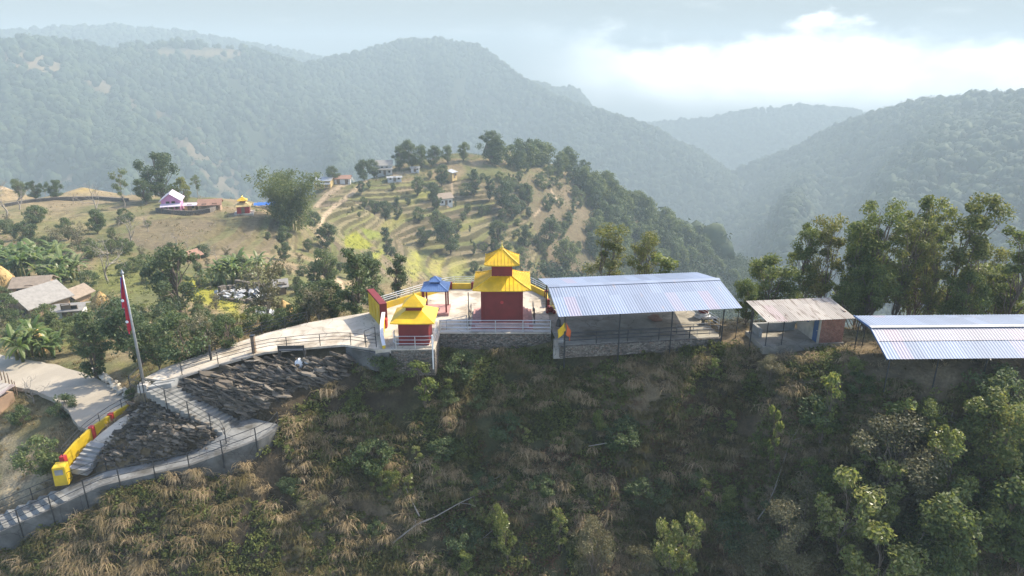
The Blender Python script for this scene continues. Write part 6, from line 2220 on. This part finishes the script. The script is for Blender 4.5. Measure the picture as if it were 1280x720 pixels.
rs2 = np.random.default_rng(55)
n = 0
while n < 64:
    x, y = rs2.uniform(300, 1270), rs2.uniform(462, 712)
    if y < 500 and 850 > x > 700 or (x < 420 and y < 560):
        continue
    k = ('bush', 'sapling', 'slope_tree', 'bush_dark', 'slope_grey', 'sapling', 'bush')[n % 7]
    plant_px(k, x, y, rs2.uniform(14, 34) * (1 + (x > 880) * .5), 'small leafy shrub in the grass of the foreground slope', 'small shrubs on the foreground slope', wide=1.2)
    n += 1


def branch(name, label, pts, r0, seed):
    r = np.random.default_rng(seed)
    P = [ground_at(x, y) + np.array([0, -.15, .35 + .25 * r.random()]) for x, y in pts]
    mb = MB()
    mb.tube(P, [r0 * (1 - .75 * i / (len(P) - 1)) for i in range(len(P))], 6)
    for i in range(1, len(P)):
        for _ in range(2):
            e = P[i] + r.normal(size=3) * .45 + np.array([.2, -.1, .3])
            mb.tube([P[i], (P[i] + e) / 2 + r.normal(size=3) * .06, e], [r0 * .4, r0 * .3, r0 * .1], 5)
    tag(mb.build(name, M['pale_bark'], None, True), label, 'branch')


branch('fallen_branch', 'long pale dead branch lying across the lower slope', [(492, 684), (520, 664), (545, 650), (575, 636), (600, 622), (615, 604)], .06, 1)
branch('fallen_branch', 'short pale dead stem left above the long dead branch', [(525, 650), (516, 632), (506, 612)], .06, 2)
branch('fallen_branch', 'dead branch reaching out below the yellow-leaved shrub', [(585, 688), (605, 676), (625, 662)], .04, 3)
branch('fallen_branch', 'pale dead branch above the large grey tree', [(1110, 540), (1140, 540), (1170, 536), (1185, 532)], .05, 4)
branch('fallen_branch', 'dark dead branch on the mid slope', [(735, 565), (765, 560), (785, 553)], .04, 5)
branch('fallen_branch', 'bare stem rising in the dry brush at the right', [(945, 655), (955, 640), (965, 620), (975, 590), (985, 560)], .05, 6)


# ------------------------------------------------------------------ grass and undergrowth nobody could count
def scatter(n, xr, Yr, seed, test=None):
    r = np.random.default_rng(seed)
    X = r.uniform(*xr, n)
    Y = r.uniform(*Yr, n)
    Z = height(X, Y)
    px, py, dep = project(X, Y, Z)
    ok = (px > -60) & (px < 1340) & (py < 800) & visible(X, Y, Z, .8, .03)
    for poly, fz, m in PADS:
        d, _, _ = line_dist(X, Y, poly, True)
        ok &= ~in_poly(X, Y, poly) & (d > .12)
    if test is not None:
        ok &= test(X, Y, Z, px, py, r)
    return X[ok], Y[ok], Z[ok], px[ok], py[ok], r


def tufts(name, label, X, Y, Z, r, blades, hmin, hmax, width, tint, mat, drape=.0, spread=.12):
    """fountains of grass; drape 1 hangs the blades down the slope towards -Y, 0 lets them stand"""
    k = len(X)
    B = k * blades
    i = np.repeat(np.arange(k), blades)
    dr = np.clip(drape * (.35 + .8 * r.random(k)), 0, 1)[i]
    sp = (spread * (.4 + 2.2 * r.random(k) ** 2))[i][:, None]
    a = np.where(r.random(B) < dr, -1.571 + r.normal(size=B) * .75, r.random(B) * 6.283)
    h = (hmin * .7 + (hmax - hmin * .7) * r.random(k) ** 1.7)[i] * (.5 + .7 * r.random(B))
    base = np.stack([X[i], Y[i], Z[i] - .04], -1) + r.normal(size=(B, 3)) * np.array([1, .7, .2]) * sp
    drape = dr[:, None]
    d = np.stack([np.cos(a), np.sin(a), np.zeros(B)], -1)
    up = np.array([0, 0, 1.0])
    lean = (.25 + .6 * r.random((B, 1)))
    m1 = base + (d * lean * .35 + up * .42) * h[:, None]
    m2 = base + (d * lean * (.75 + .2 * drape) + up * (.66 - .3 * drape)) * h[:, None]
    tip = base + (d * lean * (1.05 + .35 * drape) + up * (.75 - .85 * drape)) * h[:, None]
    w = np.stack([-np.sin(a), np.cos(a), np.zeros(B)], -1) * (width * (.6 + .8 * r.random((B, 1))))
    V = np.stack([base - w, base + w, m1 + w, m1 - w, m2 + w * .8, m2 - w * .8, tip], 1).reshape(-1, 3)
    o = np.arange(B)[:, None] * 7
    F = np.concatenate([o + np.array([0, 1, 2]), o + np.array([0, 2, 3]), o + np.array([3, 2, 4]), o + np.array([3, 4, 5]), o + np.array([5, 4, 6])], 0)
    t = np.clip(np.repeat(tint[i] * .8, 7), 0, .8)
    ob = link(name, np_mesh(name, V, F, mat, False, {'tint': t}))
    return tag(ob, label, 'grass', kind='stuff')


def herbs(name, label, X, Y, Z, r, leaves, rad, size, tint, mat):
    k = len(X)
    rr2 = rad * (.5 + .9 * r.random(k))
    C = np.stack([X, Y, Z + rr2 * .55], -1)
    V, F = leaf_quads(r, C, rr2, leaves, size, .8, .5, .6, .5)
    t = np.clip(np.repeat(tint * .8, leaves * 4), 0, .8)
    ob = link(name, np_mesh(name, V, F, mat, False, {'tint': t}))
    return tag(ob, label, 'plants', kind='stuff')


def on_slope(X, Y, Z, px, py, r):
    crest = np.interp(px, [0, 60, 200, 330, 440, 480, 545, 690, 905, 960, 1060, 1095, 1280], [655, 640, 600, 545, 462, 450, 440, 440, 432, 442, 440, 478, 494])
    return py > crest - 1


rock_polys = [[(225, 482), (320, 456), (440, 452), (436, 476), (345, 522), (320, 522), (275, 508)], [(185, 500), (285, 542), (270, 562), (130, 582), (168, 506)]]


def off_rock(px, py):
    ok = np.ones(len(px), bool)
    gr = np.random.default_rng(len(px))
    for q in rock_polys:
        d, _, _ = line_dist(px, py, q, True)
        keep = gr.random(len(px)) < .15 + .5 * (1 - sstep(3, 16, d)) + .35 * (fbm(px / 22, py / 9, 131, 2) > .6)
        ok &= ~in_poly(px, py, q) | keep
    return ok


X, Y, Z, px, py, r = scatter(18000, (-38, 44), (27.5, 48), 41, lambda X, Y, Z, px, py, r: on_slope(X, Y, Z, px, py, r) & off_rock(px, py) & (fbm(X / 1.9, Y * 1.8 / 1.9, 91, 4) > .45))
tn = np.clip(sstep(.3, .66, fbm(X / 3, Y * 1.8 / 3, 93, 3)) * .7 + r.normal(size=len(X)) * .3, 0, 1)
green_l = in_poly(px, py, [(60, 650), (240, 600), (320, 640), (330, 720), (60, 720)])
tn = np.where(green_l, np.clip(tn * .6 + .22, 0, 1), tn)
tufts('dry_grass', 'dry straw-coloured grass tufts hanging over the shaded foreground slope', X, Y, Z, r, 46, .45, 1.25, .012, tn, M['grass_dry'], .85, .12)
print('grass', len(X))
X, Y, Z, px, py, r = scatter(34000, (-38, 40), (27.5, 48), 43, lambda X, Y, Z, px, py, r: on_slope(X, Y, Z, px, py, r) & off_rock(px, py) & (fbm(X / 1.6, Y * 1.8 / 1.6, 95, 3) > .42))
tn = np.clip(fbm(X / 2, Y * 1.8 / 2, 97, 3) + r.normal(size=len(X)) * .22 - .05, 0, 1)
herbs('green_undergrowth', 'dark green weeds and small ferns covering the foreground slope', X, Y, Z, r, 24, .36, .2, tn, M['herb'])
print('herbs', len(X))
X, Y, Z, px, py, r = scatter(9000, (-5, 38), (27.5, 44), 45, lambda X, Y, Z, px, py, r: on_slope(X, Y, Z, px, py, r) & (py > 500) & (fbm(X / 2.2, Y * 1.8 / 2.2, 99, 3) > .56))
herbs('dead_bracken', 'red-brown dead bracken on the lower slope', X, Y, Z, r, 30, .42, .13, r.random(len(X)), M['leaf_dry'])
X, Y, Z, px, py, r = scatter(14000, (-75, -10), (36, 70), 47, lambda X, Y, Z, px, py, r: ~on_slope(X, Y, Z, px, py, r) & off_rock(px, py) & (fbm(X / 3, Y / 3, 101, 3) > .42))
tn = np.clip(fbm(X / 4, Y / 4, 103, 3) * 1.1 - .1 + r.normal(size=len(X)) * .12, 0, 1)
tufts('meadow_grass', 'short dry and green grass on the banks around the road and plaza', X, Y, Z, r, 18, .2, .5, .012, tn, M['grass_dry'], .2, .15)
X, Y, Z, px, py, r = scatter(5200, (-40, 50), (40, 64), 49, lambda X, Y, Z, px, py, r: ~on_slope(X, Y, Z, px, py, r) & off_rock(px, py) & (px > 215) & (py < 470))
tufts('ridge_grass', 'dry grass on the ridge top between the sheds', X, Y, Z, r, 18, .2, .55, .015, np.clip(.5 + r.normal(size=len(X)) * .2, 0, 1), M['grass_dry'], .2, .14)
X, Y, Z, px, py, r = scatter(30000, (-240, 110), (62, 345), 51, lambda X, Y, Z, px, py, r: (r.random(len(X)) < sstep(.42, .66, fbm(X / 22, Y / 22, 105, 4)) * np.where(in_poly(px, py, [(0, 222), (200, 225), (340, 270), (300, 322), (190, 312), (0, 280)]), .12, np.where(in_poly(px, py, TERR_POLY), .22, .75))))
herbs('field_scrub', 'low scrub and weeds dotted over the fields and terraces', X, Y, Z, r, 16, .62, .30, np.clip(fbm(X / 14, Y / 14, 107, 3) + r.normal(size=len(X)) * .15, 0, 1), M['herb'])
print('scrub', len(X))
X, Y, Z, px, py, r = scatter(9000, (-240, 110), (62, 345), 53, lambda X, Y, Z, px, py, r: r.random(len(X)) < sstep(.45, .7, fbm(X / 18, Y / 18, 109, 4)) * np.where(in_poly(px, py, TERR_POLY), .3, .8))
herbs('dry_scrub', 'straw-coloured dry scrub on the terrace banks', X, Y, Z, r, 16, .6, .28, np.clip(.5 + r.normal(size=len(X)) * .2, 0, 1), M['grass_dry'])

# ------------------------------------------------------------------ far woods
far_forest('hillside_forest', 'hazy forest covering the large hill on the left', lambda X, Y, Z, px, py: (Y > 400) & (px < 900) & (np.hypot(X, Y) < 2300), 3, 90000, 400, 2330, 7.4, 34, 3.6)
far_forest('hillside_forest', 'hazy forest on the hill at the right', lambda X, Y, Z, px, py: (Y > 330) & (px >= 820) & (np.hypot(X, Y) > 600) & (np.hypot(X, Y) < 2150), 4, 90000, 500, 2170, 7.4, 34, 3.6)
far_forest('valley_forest', 'dim forest on the ridge closing the valley', lambda X, Y, Z, px, py: (np.hypot(X, Y) > 2300), 5, 90000, 2300, 3300, 11.5, 8, 5.5)
X, Y, Z, px, py, r = scatter(60000, (-30, 420), (70, 640), 55, lambda X, Y, Z, px, py, r: (Z < -40) & (px > 640) & ~in_poly(px, py, [(560, 345), (560, 200), (640, 200), (700, 212), (745, 258), (735, 325), (800, 340)]) & (r.random(len(X)) < .5) & (np.hypot(X, Y) < 640))
rad = 2.8 * (.5 + .9 * r.random(len(X)))
V, F = leaf_quads(r, np.stack([X, Y, Z + rad * .8], -1), rad, 60, .95, 1.0, 1.2, .45, .85, shell=.25)
tag(link('lower_forest', np_mesh('lower_forest', V, F, M['leaf_forest'])), 'undergrowth and small trees filling the wooded hillside below the crest', 'forest', kind='stuff')
print('lower forest', len(X))

for fam in PROTO.values():
    for pr in fam:
        for ch in list(pr.children):
            bpy.data.objects.remove(ch)
        bpy.data.objects.remove(pr)
# blender numbers the copies from its prototype: give every tree and plant its plain kind name
bpy.context.view_layer.update()
